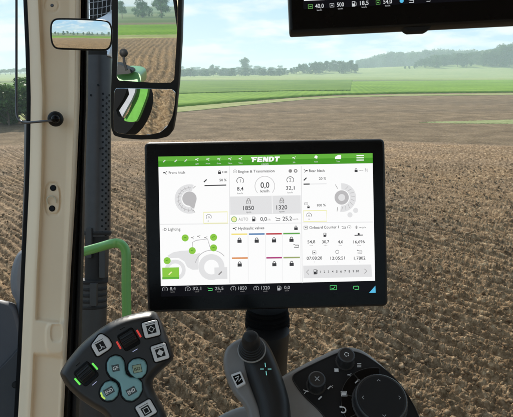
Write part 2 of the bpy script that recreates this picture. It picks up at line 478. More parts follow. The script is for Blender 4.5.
# ground: one sheet out to the horizon, a ploughless harrowed field near, meadow far
def ground():
    rr = np.concatenate([[0.5, 8, 16, 20, 23], np.geomspace(25, 5500, 150)]); aa = np.linspace(-math.pi, math.pi, 361)
    A, D = np.meshgrid(aa, rr); X = D*np.sin(A); Y = D*np.cos(A); Z = hgt(X, Y)-.12*(1-sst(20.5, 22.5, D))
    m = field_mat('harrowed_soil', [(.10, .070, .042), (.19, .138, .086), (.32, .235, .15)], (.9, 9.5), bumpd=.16)
    # broad worn bands of paler and greyer soil, and meadow beyond the fields
    geo = m.n('ShaderNodeNewGeometry').outputs['Position']
    mp = m.n('ShaderNodeMapping'); mp.inputs['Scale'].default_value = (.012, .11, 1); m.l(geo, mp.inputs['Vector'])
    nb = m.noise(1.0, 3, .5, co=mp.outputs[0])
    old = m.b.inputs['Base Color'].links[0].from_socket
    mix = m.n('ShaderNodeMixRGB', blend_type='MULTIPLY'); mix.inputs[0].default_value = .75
    m.l(old, mix.inputs[1]); m.l(m.ramp(nb, [(.38, (.80, .80, .80)), (.62, (1.12, 1.09, 1.0))]), mix.inputs[2])
    ln = m.n('ShaderNodeVectorMath', operation='LENGTH'); m.l(geo, ln.inputs[0])
    n3 = m.noise(.012, 3, .5, co=geo)
    far = m.n('ShaderNodeMapRange'); far.inputs['From Min'].default_value = 150; far.inputs['From Max'].default_value = 160; m.l(ln.outputs['Value'], far.inputs[0])
    mead = m.ramp(n3, [(.35, (.085, .12, .035)), (.5, (.14, .17, .06)), (.65, (.20, .20, .09))])
    m2 = m.n('ShaderNodeMixRGB'); m.l(far.outputs[0], m2.inputs[0]); m.l(mix.outputs[0], m2.inputs[1]); m.l(mead, m2.inputs[2])
    m.l(m2.outputs[0], m.b.inputs['Base Color'])
    grid_mesh('ground', X, Y, Z, m.m, 'wide harrowed field and meadows reaching to the horizon')
ground()

ROW = R(40)     # the furrows run away to the left of the view
def soil_z(X, Y, D):
    u = X*math.cos(ROW)+Y*math.sin(ROW)      # across furrows
    w = -X*math.sin(ROW)+Y*math.cos(ROW)     # along furrows
    wob = (vnoise(u*.5, w*.35, 21)-.5)*.30
    uu = u+wob
    amp = .35+.9*vnoise(u*.8, w*.25, 31)
    w2 = w+(vnoise(u*1.3, w*1.3, 77)-.5)*.5
    brk = sst(.22, .62, vnoise(uu/.12, w2*2.6, 41))
    ph = np.mod(uu/.15+.36*vnoise(u*3, w2*1.2, 61), 1.0); saw = np.where(ph < .34, ph/.34, (1-ph)/.66)
    Z = .056*(.4+.75*amp)*(.5+.5*brk)*saw**.85 + .014*amp*np.sin(uu*2*math.pi/.57+.6) + .014*np.sin(uu*2*math.pi/1.1+1.3)
    Z += (vnoise(u*2.2, w*1.6, 3)-.5)*.04
    fade = 1-.62*sst(5, 14, D)
    for sc, el, k, sd_ in ((11, .5, .20, 100), (19, .5, .36, 150), (30, .55, .62, 200), (46, .65, .95, 300), (72, .75, 1.0, 400)):
        wx = (vnoise(u*sc*.9, w*sc*.5, sd_+50)-.5)*.5
        pres = sst(.25, .6, vnoise(u*1.9, w*1.2, sd_+60))*.5+.5
        cl = clods(u*sc+wx, w*sc*el+wx, sd_); Z += np.where(cl > 0, cl+.12, 0)*pres*k*(.35+.9*saw)*fade*.95/sc
    fd = sst(22.4, 21.0, D) if False else 1-sst(20.6, 21.7, D)
    Z = Z*(.35+.65*fd)+.03-.04*(1-fd)
    return Z
def plough():
    th = np.linspace(R(6.72), R(50), 1150); D1 = H/np.tan(th)[::-1]
    aa = np.linspace(R(-36), R(36), 1700)
    A, D = np.meshgrid(aa, D1); X = D*np.sin(A); Y = D*np.cos(A)
    Z = soil_z(X, Y, D)
    m = MT('ploughed_soil'); geo = m.n('ShaderNodeNewGeometry').outputs['Position']
    n1 = m.noise(14, 6, .65, co=geo); n2 = m.noise(.55, 3, .5, co=geo); n3 = m.noise(70, 4, .7, co=geo)
    c = m.ramp(n1, [(.30, (.085, .049, .024)), (.45, (.172, .110, .058)), (.58, (.305, .208, .12)), (.69, (.54, .40, .25))])
    mix = m.n('ShaderNodeMixRGB', blend_type='MULTIPLY'); mix.inputs[0].default_value = 1
    m.l(c, mix.inputs[1]); m.l(m.ramp(n2, [(.35, (.85, .86, .88)), (.65, (1.12, 1.08, 1.0))]), mix.inputs[2])
    m2 = m.n('ShaderNodeMixRGB'); m.l(m.ramp(n3, [(.63, (0, 0, 0)), (.70, (1, 1, 1))]), m2.inputs[0]); m.l(mix.outputs[0], m2.inputs[1]); m2.inputs[2].default_value = (.55, .46, .33, 1)
    m.l(m2.outputs[0], m.b.inputs['Base Color'])
    m.b.inputs['Roughness'].default_value = .92; m.b.inputs['Specular IOR Level'].default_value = .12
    b1 = m.bump(n3, .9, .008); m.bump(m.noise(35, 5, .7, co=geo), .8, .016, b1)
    grid_mesh('ploughed_field', X, Y, Z, m.m, 'freshly ploughed brown field with furrows and clods')
    return m.m
SOIL = plough()
def loose_clods():
    g = np.random.default_rng(5); n = 15000
    D = 3.3+13*g.random(n)**1.3; A = (g.random(n)-.5)*R(72); X = D*np.sin(A); Y = D*np.cos(A); Z = soil_z(X, Y, D)
    ico = []; t = (1+5**.5)/2
    B = np.array([(-1, t, 0), (1, t, 0), (-1, -t, 0), (1, -t, 0), (0, -1, t), (0, 1, t), (0, -1, -t), (0, 1, -t), (t, 0, -1), (t, 0, 1), (-t, 0, -1), (-t, 0, 1)])/1.9
    Fc = np.array([(0,11,5),(0,5,1),(0,1,7),(0,7,10),(0,10,11),(1,5,9),(5,11,4),(11,10,2),(10,7,6),(7,1,8),(3,9,4),(3,4,2),(3,2,6),(3,6,8),(3,8,9),(4,9,5),(2,4,11),(6,2,10),(8,6,7),(9,8,1)])
    r = .007+.022*g.random(n)**3.0
    V = B[None]*(.65+.7*g.random((n, 12, 1)))*r[:, None, None]*(.7+.7*g.random((n, 1, 3)))
    ang = g.random(n)*6.28; c, s_ = np.cos(ang)[:, None], np.sin(ang)[:, None]
    x = V[..., 0]*c-V[..., 1]*s_; y = V[..., 0]*s_+V[..., 1]*c
    V = np.stack([x+X[:, None], y+Y[:, None], V[..., 2]*.8+(Z+r*.6)[:, None]], -1).reshape(-1, 3).astype(np.float32)
    q = (Fc[None]+(np.arange(n)*12)[:, None, None]).reshape(-1, 3)
    me = bpy.data.meshes.new('soil_crumbs'); me.vertices.add(len(V)); me.vertices.foreach_set('co', V.ravel()); me.loops.add(q.size); me.loops.foreach_set('vertex_index', q.ravel().astype(np.int32))
    me.polygons.add(len(q)); me.polygons.foreach_set('loop_start', (np.arange(len(q))*3).astype(np.int32)); me.polygons.foreach_set('loop_total', np.full(len(q), 3, np.int32)); me.update(calc_edges=True)
    me.materials.append(SOIL); o = bpy.data.objects.new('soil_crumbs', me); COL.objects.link(o); tag(o, 'loose crumbs and small clods lying on the furrows', None, None, 'stuff')
loose_clods()

def rear():
    # the same soil seen only in the mirrors: long clear rows behind the tractor
    D1 = np.geomspace(3.2, 62, 420); aa = np.linspace(R(140), R(235), 1100)
    A, D = np.meshgrid(aa, D1); X = D*np.sin(A); Y = D*np.cos(A); az = R(193)
    u = X*math.cos(az)-Y*math.sin(az); w = X*math.sin(az)+Y*math.cos(az)
    Z = .05*np.sin((u+(vnoise(u*.3, w*.12, 8)-.5)*.5+.3*np.sin(w*.07))*2*math.pi/.46)+clods(u*6, w*6, 71)*.11+clods(u*13, w*13, 72)*.05+.06
    Z *= 1-.7*sst(56, 62, D)
    grid_mesh('rear_field', X, Y, Z, SOIL, 'ploughed field behind the tractor with long rows')
rear()

def sheet(name, outline, z, mat, label, step=None):
    """field sheet following the terrain; outline in world xy, filled as strips between two edges"""
    near, far = outline; n = len(near); K = 24
    T = np.linspace(0, 1, K)[:, None]; nx = np.array(near)[None, :, :]; fx = np.array(far)[None, :, :]
    Pq = nx*(1-T[..., None])+fx*T[..., None]; X = Pq[..., 0]; Y = Pq[..., 1]; Z = hgt(X, Y)+z
    Z[0] -= z+.05; Z[-1] -= z+.05; Z[:, 0] -= z+.05; Z[:, -1] -= z+.05
    X[0] = X[1]; Y[0] = Y[1]
    return grid_mesh(name, X, Y, Z, mat, label)
def edge(pts, n=260):
    """pts (px, py) -> ground points, resampled"""
    g = [ground_at(a, b) for a, b in pts]; g = [(p.x, p.y) for p in g]
    xs = np.linspace(0, len(g)-1, n); i = np.clip(xs.astype(int), 0, len(g)-2); f = xs-i; g = np.array(g)
    o = g[i]*(1-f)[:, None]+g[i+1]*f[:, None]; q_ = np.arange(n)
    return o*(1+.008*(vnoise(q_/3.1, q_*0.0+pts[1][1], 9)-.5)+.006*(vnoise(q_/1.1, q_*0.0, 19)-.5))[:, None]
bright = field_mat('young_crop', [(.065, .135, .010), (.12, .215, .018), (.19, .29, .035)], (.08, 1.6), R(8), .35, .035, .08).m
dark = field_mat('row_crop', [(.045, .105, .010), (.085, .155, .016), (.145, .22, .03)], (.10, 1.3), R(62), .22, .10, .1).m
pale = field_mat('meadow_grass', [(.13, .185, .05), (.20, .24, .075), (.28, .29, .12)], (.03, .5), None, 0, 0, .05).m
straw = field_mat('dry_verge', [(.15, .17, .05), (.23, .24, .09), (.32, .30, .15)], (.5, 5), None, 0, 0, .03).m
sheet('verge', (edge([(-260, 128), (100, 119), (175, 113.2), (250, 105.2), (300, 100.4), (340, 97.8), (400, 96.3), (513, 95.2), (800, 94.4)]), edge([(-260, 118), (100, 112), (175, 107.5), (250, 101.5), (300, 98), (340, 96), (400, 94.6), (513, 93.4), (800, 93)])), .03, straw, 'pale dry grass verge between ploughed soil and green crop')
sheet('crop_field', (edge([(-260, 116), (100, 110), (175, 111.4), (250, 103.4), (300, 99), (340, 96.6), (400, 95.3), (513, 94.2), (800, 93.4)]), edge([(-260, 86), (100, 84.5), (175, 84), (250, 83.2), (300, 82.3), (340, 81.8), (400, 81.2), (513, 80.2), (800, 80)])), .13, bright, 'bright green young crop field beyond the soil')
sheet('row_crop_field', (edge([(-60, 100), (100, 97), (175, 97), (250, 94.5), (300, 93.4), (351, 93.2)]), edge([(-60, 84), (100, 82), (175, 81), (250, 80.6), (300, 80.2), (353, 80.0)])), .16, dark, 'darker green crop field with visible rows')
sheet('grass_strip', (edge([(418, 122.6), (450, 123.6), (513, 124.2), (640, 124.2)]), edge([(424, 122.0), (450, 121.4), (513, 119.6), (640, 117.5)])), .010, field_mat('thin_grass', [(.14, .16, .06), (.21, .23, .10), (.28, .29, .14)], (1.5, 6), None, 0, 0, .03).m, 'thin light green grass strip across the soil')
def polar_sheet(name, d0, d1, a0, a1, z, mat, label):
    D1 = np.linspace(d0, d1, 40); aa = np.linspace(R(a0), R(a1), 160); A, D = np.meshgrid(aa, D1); X = D*np.sin(A); Y = D*np.cos(A); Z = hgt(X, Y)+z
    Z[0] -= z+.05; Z[-1] -= z+.05
    grid_mesh(name, X, Y, Z, mat, label)
polar_sheet('meadow', 205, 520, -45, 45, .12, pale, 'pale meadow rising towards the wooded hill')
polar_sheet('rear_crop_field', 70, 130, 110, 260, 0.12, bright, 'green crop field behind the tractor')
polar_sheet('rear_verge', 62.5, 70, 110, 260, .1, straw, 'dry verge behind the tractor')

# ------------------------------------------------------------------ trees
bark = plastic('bark', (.09, .07, .05), .9, grain=20, gs=.5)
def leafmat(name, cols):
    m = MT(name); oi = m.n('ShaderNodeObjectInfo').outputs['Random']
    geo = m.n('ShaderNodeNewGeometry'); n = m.noise(.7, 4, .6, co=geo.outputs['Position'])
    a = m.n('ShaderNodeMath', operation='MULTIPLY_ADD'); m.l(oi, a.inputs[0]); a.inputs[1].default_value = .25; m.l(n, a.inputs[2])
    m.l(m.ramp(a.outputs[0], [(.4, cols[0]), (.62, cols[1]), (.85, cols[2])]), m.b.inputs['Base Color'])
    m.b.inputs['Roughness'].default_value = .6; m.b.inputs['Specular IOR Level'].default_value = .25
    tr = m.n('ShaderNodeBsdfTranslucent'); tr.inputs['Color'].default_value = (cols[2][0]*1.2, cols[2][1]*1.3, cols[2][2], 1)
    mx = m.n('ShaderNodeMixShader'); mx.inputs[0].default_value = .3; m.l(m.b.outputs[0], mx.inputs[1]); m.l(tr.outputs[0], mx.inputs[2]); m.l(mx.outputs[0], m.out.inputs['Surface'])
    return m.m
LEAF = leafmat('tree_leaves', [(.018, .058, .020), (.036, .092, .030), (.068, .13, .042)])
LEAF2 = leafmat('hedge_leaves', [(.03, .07, .018), (.055, .12, .03), (.10, .17, .05)])
def crown_mesh(name, lobes, nleaf, size, mat, seed):
    g = np.random.default_rng(seed); vs = []; fs = []; k = 0
    wts = np.array([l[3]**2 for l in lobes]); wts = wts/wts.sum()
    pick = g.choice(len(lobes), nleaf, p=wts)
    d = g.normal(size=(nleaf, 3)); d /= np.linalg.norm(d, axis=1)[:, None]
    rad = g.random(nleaf)**.35
    L = np.array(lobes); c = L[pick, :3]+d*rad[:, None]*L[pick, 3:4]*np.array([1, 1, .85])*(.8+.35*g.random((nleaf, 1)))
    nrm = d+g.normal(size=(nleaf, 3))*.6; nrm /= np.linalg.norm(nrm, axis=1)[:, None]
    t = np.cross(nrm, g.normal(size=(nleaf, 3))); t /= np.linalg.norm(t, axis=1)[:, None]; b = np.cross(nrm, t)
    s = size*(.5+g.random((nleaf, 1)))
    V = np.stack([c-t*s, c-b*s*.6, c+t*s, c+b*s*.6], 1).reshape(-1, 3)
    me = bpy.data.meshes.new(name); me.from_pydata(V.tolist(), [], (np.arange(nleaf*4).reshape(-1, 4)).tolist()); me.materials.append(mat)
    return me
def make_tree(kind, seed, leaf=LEAF, nleaf=2200, hgt_=10.0):
    g = random.Random(seed); lobes = []
    w = {'round': .34, 'tall': .24, 'wide': .44, 'bush': .5, 'wood': .36}[kind]*hgt_; base = {'round': .28, 'tall': .18, 'wide': .36, 'bush': .05, 'wood': .06}[kind]*hgt_
    for i in range(22 if kind != 'bush' else 16):
        t = g.random(); z = base+(hgt_-base)*(.1+.8*t); env = math.sin(math.pi*min(1, (.18+.72*t)))**.7
        if kind in ('wood', 'bush'): z = base+(hgt_-base)*(.02+.86*t); env = math.sin(math.pi*(.40+.5*t))**.6
        a = g.random()*6.28; r = w*env*g.random()**.6*.8
        lobes.append((r*math.cos(a), r*math.sin(a), z, hgt_*(.09+.08*g.random())))
    lobes.append((0, 0, (base+hgt_)/2, w*.55))
    tm = MB(); lean = g.uniform(-.03, .03)*hgt_
    tm.tube([(0, 0, -.4), (lean*.3, 0, base*.6), (lean, 0, base+.3*(hgt_-base)), (lean*1.2, 0, hgt_*.8)], [.028*hgt_, .022*hgt_, .014*hgt_, .003*hgt_], 7)
    for i in range(7):
        l = g.choice(lobes); z0 = base+.05*hgt_+.2*g.random()*hgt_
        tm.tube([(lean*.6, 0, z0), (l[0]*.5, l[1]*.5, (z0+l[2])/2), (l[0], l[1], l[2])], [.011*hgt_, .008*hgt_, .002*hgt_], 5)
    crown = crown_mesh('crown', lobes, nleaf, hgt_*.028, leaf, seed)
    me = bpy.data.meshes.new('trunk'); me.from_pydata([tuple(v) for v in tm.v], [], tm.f); me.materials.append(bark)
    return crown, me
KINDS = {k: [make_tree(k, 40+i*7+j) for j in range(3)] for i, k in enumerate(('round', 'tall', 'wide', 'wood'))}
KINDS['bush'] = [make_tree('bush', 90+j, LEAF2, 5200) for j in range(3)]
def plant(name, kind, x, y, h_, label, cat, group, wide=1.0, sink=0.0):
    cr, tr = random.choice(KINDS[kind]); s = h_/10.0
    e = bpy.data.objects.new(name, None); COL.objects.link(e); e.location = (x, y, float(hgt(x, y))-sink)
    e.rotation_euler.z = random.random()*6.28; e.scale = (s*wide, s*wide, s); tag(e, label, cat, group)
    for nm, me in (('crown', cr), ('trunk', tr)):
        o = bpy.data.objects.new(nm, me); COL.objects.link(o); o.parent = e
    return e
def tree_px(name, kind, px, top, d, label, group, wide=1.0):
    r = ray(px, 72); az = math.atan2(r.x, r.y); x = d*math.sin(az); y = d*math.cos(az)
    rt = ray(px, top); zt = H+rt.z/math.hypot(rt.x, rt.y)*d
    return plant(name, kind, x, y, max(1.5, zt-float(hgt(x, y))), label, 'bush' if kind == 'bush' else 'tree', group, wide)
def env(px, pts):
    return float(np.interp(px, [a for a, b in pts], [b for a, b in pts]))
tree_px('broadleaf_tree', 'round', 245, 57.5, 420, 'tall lone round tree standing above the far hedgerow left of the terminal', None, 1.3)
tree_px('broadleaf_tree', 'round', 212, 64.5, 430, 'small round tree between the mirror and the lone tall tree', None, 1.2)
g0 = 'trees of the distant hedgerow in the haze'
for i in range(44):
    px = 172+i*2.75+random.uniform(-1.2, 1.2); t = 68+random.uniform(-1.0, 2.4)
    if px > 295: break
    tree_px('broadleaf_tree', random.choice(['wood', 'wood', 'wood', 'round']), px, t, random.uniform(330, 390), 'low hazy tree in the distant hedgerow left of the far copse', g0, 1.9)
for i in range(24):
    px = 172+i*5.2+random.uniform(-1.5, 1.5); tree_px('broadleaf_tree', 'wood', px, 66+random.uniform(-1.2, 2.2), random.uniform(560, 640), 'faint pale tree behind the distant hedgerow', 'faint trees behind the hedgerow', 1.8)
g1 = 'trees of the copse above the terminal'
for i in range(26):
    px = 292+i*2.6+random.uniform(-1, 1); t = env(px, [(290, 69), (300, 64), (318, 61.5), (335, 60), (352, 61), (360, 68)])+random.uniform(-.8, 1.6)
    tree_px('broadleaf_tree', random.choice(['wood', 'round', 'wood']), px, t, random.uniform(360, 400), 'hazy tree in the rounded copse above the terminal', g1, 1.1)
g2 = 'trees of the pale wood on the far hill'
for i in range(75):
    px = 345+i*2.2+random.uniform(-1.5, 1.5); t = env(px, [(345, 66), (362, 58), (385, 53), (400, 51.5), (420, 50.5), (440, 49), (470, 50)])+random.uniform(-1, 1.5)
    tree_px('broadleaf_tree', random.choice(['round', 'wood', 'wood']), px, t, random.uniform(560, 620), 'pale tree in the faint wood on the far hill', g2, 1.0)
g3 = 'trees of the wood on the right hill'
for i in range(56):
    px = 416+i*1.9+random.uniform(-1.2, 1.2); t = env(px, [(415, 62), (425, 57), (440, 54), (470, 52.5), (490, 48), (500, 44), (520, 42), (560, 42)])+random.uniform(-1.0, 2)
    tree_px('broadleaf_tree', random.choice(['wood', 'round', 'wood']), px, t, random.uniform(400, 450), 'hazy tree in the darker wood on the right hill', g3, 1.1)
for px in (405, 409, 414): tree_px('bush', 'bush', px, 65.8, 400, 'small dark bush on the crest of the meadow below the wood', 'bushes on the meadow crest', 1.0)
g4 = 'bushes seen through the windscreen left of the pillar'
for i, (px, t, d) in enumerate([(-30, 78, 31), (-12, 74, 33), (3, 79, 30.5), (13, 76, 32.5), (22, 83, 30.5), (31, 80, 32), (48, 82, 31), (70, 80, 32), (-50, 75, 32)]):
    tree_px('leafy_bush', 'bush', px, t, d, 'leafy green bush left of the pillar, ' + ['second from the outer left', 'third from the outer left', 'cut by the left picture edge', 'behind the bent rod', 'touching the windscreen seal', 'hidden just behind the pillar edge', 'behind the pillar middle', 'behind the right pillar edge', 'outermost left'][i], g4, 1.1)
for i in range(16):
    px = -20+i*5; tree_px('broadleaf_tree', 'wide', px, 68.5+random.uniform(-1, 1.5), random.uniform(430, 520), 'very pale distant tree beyond the bushes left of the pillar', 'pale trees beyond the bushes', 1.8)
for i in range(40):   # behind, seen in the mirrors
    az = R(150+i*2.2+random.uniform(-1, 1)); d = random.uniform(210, 270)
    plant('broadleaf_tree', random.choice(['wood', 'round', 'wood']), d*math.sin(az), d*math.cos(az), random.uniform(6, 11), 'tree in the row behind the tractor, seen hazily in the mirrors', 'tree', 'trees behind the tractor', 1.2)

# ------------------------------------------------------------------ pillar
PD = .85
def pillar():
    LX = [(-200, 22), (-60, 25.5), (0, 27.3), (50, 29.6), (98, 30.8), (150, 30.2), (188, 29), (268, 25.2), (358, 21.3), (417, 18), (760, 0)]
    RX = [(-200, 84), (-60, 82), (0, 81), (98, 79.8), (188, 76), (268, 71), (358, 66.5), (417, 63.5), (760, 46)]
    rt = empty('door_pillar', P(50, 417, PD), 'beige moulded cab pillar with long recess, standing left of the terminal', 'pillar')
    o0 = rt.location
    IL = [(-200, 37), (0, 39), (98, 43.6), (188, 42), (268, 38), (320, 36), (354, 34), (417, 31), (760, 14)]
    IR = [(-200, 76), (0, 73.5), (98, 72.5), (188, 69.5), (268, 67), (358, 62.5), (417, 59.5), (760, 42)]
    rows = np.concatenate([np.linspace(-200, -10, 14), np.linspace(-6, 420, 330), np.linspace(430, 760, 20)]); ts = np.linspace(0, 1, 96)
    V = []
    def ss(a, b, x):
        t = min(1, max(0, (x-a)/(b-a))); return t*t*(3-2*t)
    for y in rows:
        a, b, il, ir = env(y, LX), env(y, RX), env(y, IL), env(y, IR)
        for t in ts:
            x = a+(b-a)*t
            # recess mask: long recess, lug, second recess
            m1 = ss(il-1.3, il+1.6, x)*(1-ss(ir-4.5, ir+3.2, x))*(1-ss(319.5, 324, y+(-(x-54)*.28 if x < 60 else 2)*.5))
            # lug stands on a shallow step
            e = max(abs((x-55.5)/10.5), abs((y-338)/15.5)); lug = (1-ss(.86, 1.06, (abs((x-55.8)/10.6)**3.2+abs((y-338)/16.5)**3.2)**(1/3.2)))
            lugi = (1-ss(.8, 1.02, (abs((x-56.5)/6.3)**3+abs((y-333)/9.5)**3)**(1/3)))
            m2 = ss(il-1.0, il+1.6, x)*(1-ss(ir-2, ir+2, x))*ss(352, 356, y-(x-34)*.12)
            pl = 1-ss(.84, 1.0, (abs((x-53)/9.0)**3+abs((y-199)/18.0)**3)**(1/3)); pl2 = 1-ss(.84, 1.0, (abs((x-53)/7.2)**3+abs((y-199)/16)**3)**(1/3))
            rg = math.hypot(x-52, y-5.5); ring = (1-ss(7.2, 8.4, rg))*.0016-(1-ss(5.6, 6.6, rg))*.0009
            dep = .0085*m1+.010*m2-.004*lug*(1-m2)+.0028*lugi+.0034*pl-.0030*pl2+ring
            edg = .030*(1-ss(0, .24, t))**1.5+.022*ss(.88, 1, t)**1.4
            p = P(x, y, PD+dep+edg); V.append(p-o0)
    n, m = len(rows), len(ts); F = []
    for i in range(n-1):
        for j in range(m-1): F.append((i*m+j, (i+1)*m+j, (i+1)*m+j+1, i*m+j+1))
    # back shell
    k = len(V)
    for y in rows:
        a, b = env(y, LX), env(y, RX); V.append(P(a+3, y, PD+.085)-o0); V.append(P(b-1, y, PD+.085)-o0)
    for i in range(n-1):
        q = k+2*i
        F += [(i*m, q, q+2, (i+1)*m), (i*m+m-1, (i+1)*m+m-1, q+3, q+1), (q, q+1, q+3, q+2)]
    b_ = MB(); b_.v = V; b_.f = F; b_.build('trim', BEI, rt, ang=60)
    # plate with two holes and a ring
    f = Fr(52.7, 198, PD+.009, 0, 0, 0); Mi = Matrix.Translation(-o0) @ f.M
    def sub(mb, name, mat, par=rt, **k_):
        o = mb.build(name, mat, par, **k_); o.matrix_local = Mi; return o
    b_ = MB(); u = f.px()*.0+PD/FPX
    for (a, c) in ((53.2, 188), (52.2, 208.5)):
        c_ = f.q(a, c); b_.lathe((*c_, -.002), [(3.1*u, 0), (3.1*u, .0028), (2.3*u, .0034)], 24)
    sub(b_, 'fastener_hole', GLS)
    b_ = MB(); c_ = f.q(52.3, 201); b_.tube([(c_[0]+4.6*u*math.cos(R(a)), c_[1]+4.9*u*math.sin(R(a)), .0035+.0015*math.cos(R(a-90))) for a in range(-20, 221, 12)], .75*u, 8)
    sub(b_, 'coat_ring', plastic('cream_ring', (.6, .55, .42), .3, gs=0))
    b_ = MB(); c_ = f.q(52.0, 5.5); b_.lathe((*c_, -.003), [(2.0*u, 0), (2.0*u, .0025), (1.2*u, .0035)], 20)
    sub(b_, 'screw', STL)
    return rt
pillar()

def strip(name, rows, mat, label, cat, pts_x, dep, parent=None, thick=.01):
    """tall narrow moulded strip: pts_x = columns as functions of y, dep = depth offset per column"""
    o0 = P(60, 417, 1.0); V = []; F = []; m = len(pts_x)
    for y in rows:
        for cx_, dd in zip(pts_x, dep): V.append(P(env(y, cx_), y, dd)-o0)
    n = len(rows)
    for i in range(n-1):
        for j in range(m-1): F.append((i*m+j, (i+1)*m+j, (i+1)*m+j+1, i*m+j+1))
    k = len(V)
    for y in rows:
        for cx_, dd in ((pts_x[0], dep[0]+thick), (pts_x[-1], dep[-1]+thick)): V.append(P(env(y, cx_), y, max(dep)+thick)-o0)
    for i in range(n-1):
        q = k+2*i; F += [(i*m, q, q+2, (i+1)*m), (i*m+m-1, (i+1)*m+m-1, q+3, q+1), (q, q+1, q+3, q+2)]
    b_ = MB(); b_.v = V; b_.f = F
    o = b_.build(name, mat, parent, ang=50); 
    if parent is None: o.location = o0; tag(o, label, cat)
    else: o.matrix_parent_inverse = Matrix.Translation(o0-parent.location) if False else Matrix.Identity(4); o.location = o0-parent.location
    return o
rows = np.linspace(-200, 760, 60)
e1 = [(-200, 84), (0, 80.6), (98, 79.2), (188, 75.4), (268, 70.4), (358, 66), (417, 63), (760, 45)]
def sh(l, k): return [(a, b+k) for a, b in l]
e2 = [(-200, 92), (0, 88.6), (98, 88), (188, 85), (268, 83.5), (358, 81), (417, 79), (760, 60)]
def lerp(a, b, t): return [(p[0], p[1]*(1-t)+env(p[0], b)*t) for p in a]
strip('door_seal', rows, RUB, 'black rubber door seal running down the right edge of the beige pillar', 'seal',
      [e1, lerp(e1, e2, .25), lerp(e1, e2, .42), lerp(e1, e2, .5), lerp(e1, e2, .6), lerp(e1, e2, .8), e2], [.885, .872, .876, .888, .874, .872, .89], thick=.03)
l2 = [(-200, 22.5), (-60, 26), (0, 27.8), (50, 30), (98, 31.2), (150, 30.6), (188, 29.4), (268, 25.6), (358, 21.7), (417, 18.4), (760, 0)]
strip('windscreen_seal', rows, SEAL, 'thin black windscreen seal down the left edge of the beige pillar', 'seal', [sh(l2, -4.6), sh(l2, -2.6), l2], [.91, .90, .895], thick=.03)
g_ = [(-200, 16), (0, 22.6), (100, 24.6), (188, 23.6), (268, 21), (300, 19.5)]
strip('windscreen_trim', np.linspace(120, 300, 20), plastic('grey_trim', (.10, .105, .11), .5), 'narrow grey trim strip on the windscreen beside the left seal', 'trim', [sh(g_, 0), sh(g_, 2), sh(g_, 4)], [.925, .918, .925], thick=.008)

# support rod with ball mount
def rod():
    rt = empty('support_rod', P(55.5, 119, PD-.01), 'thin bent dark rod left of the pillar, fixed to it by a round black mount', 'rod'); o0 = rt.location
    pth = [P(x, y, d)-o0 for x, y, d in [(16.5, -220, .86), (16.4, 60, .85), (16.3, 108, .845), (16.6, 115, .842), (18.5, 120, .84), (23, 122.6, .837), (30, 122.6, .833), (42, 121.4, .828), (54, 120.6, .832)]]
    pth = [pth[0], pth[1]]+[tuple(p) for p in smooth([tuple(v) for v in pth[1:]], 2, closed=False)][1:]
    MB().tube(pth, .00185, 12).build('rod', STL, rt)
    nrm = (EYE-P(55.5, 119, PD)).normalized(); k = .85/FPX
    MB().lathe(-nrm*.004, [(7.6*k, 0), (7.4*k, .006), (6.2*k, .0085), (4.6*k, .0095)], 32, nrm).build('mount_base', BLK, rt)
    b_ = MB(); prof = [(4.2*k*math.cos(R(a)), .006+4.2*k*math.sin(R(a))+.004) for a in range(-20, 90, 10)]+[(.0001, .0101+4.2*k)]
    b_.lathe(Vector((0, 0, 0)), prof, 24, nrm); b_.build('ball', GLS, rt)
rod()

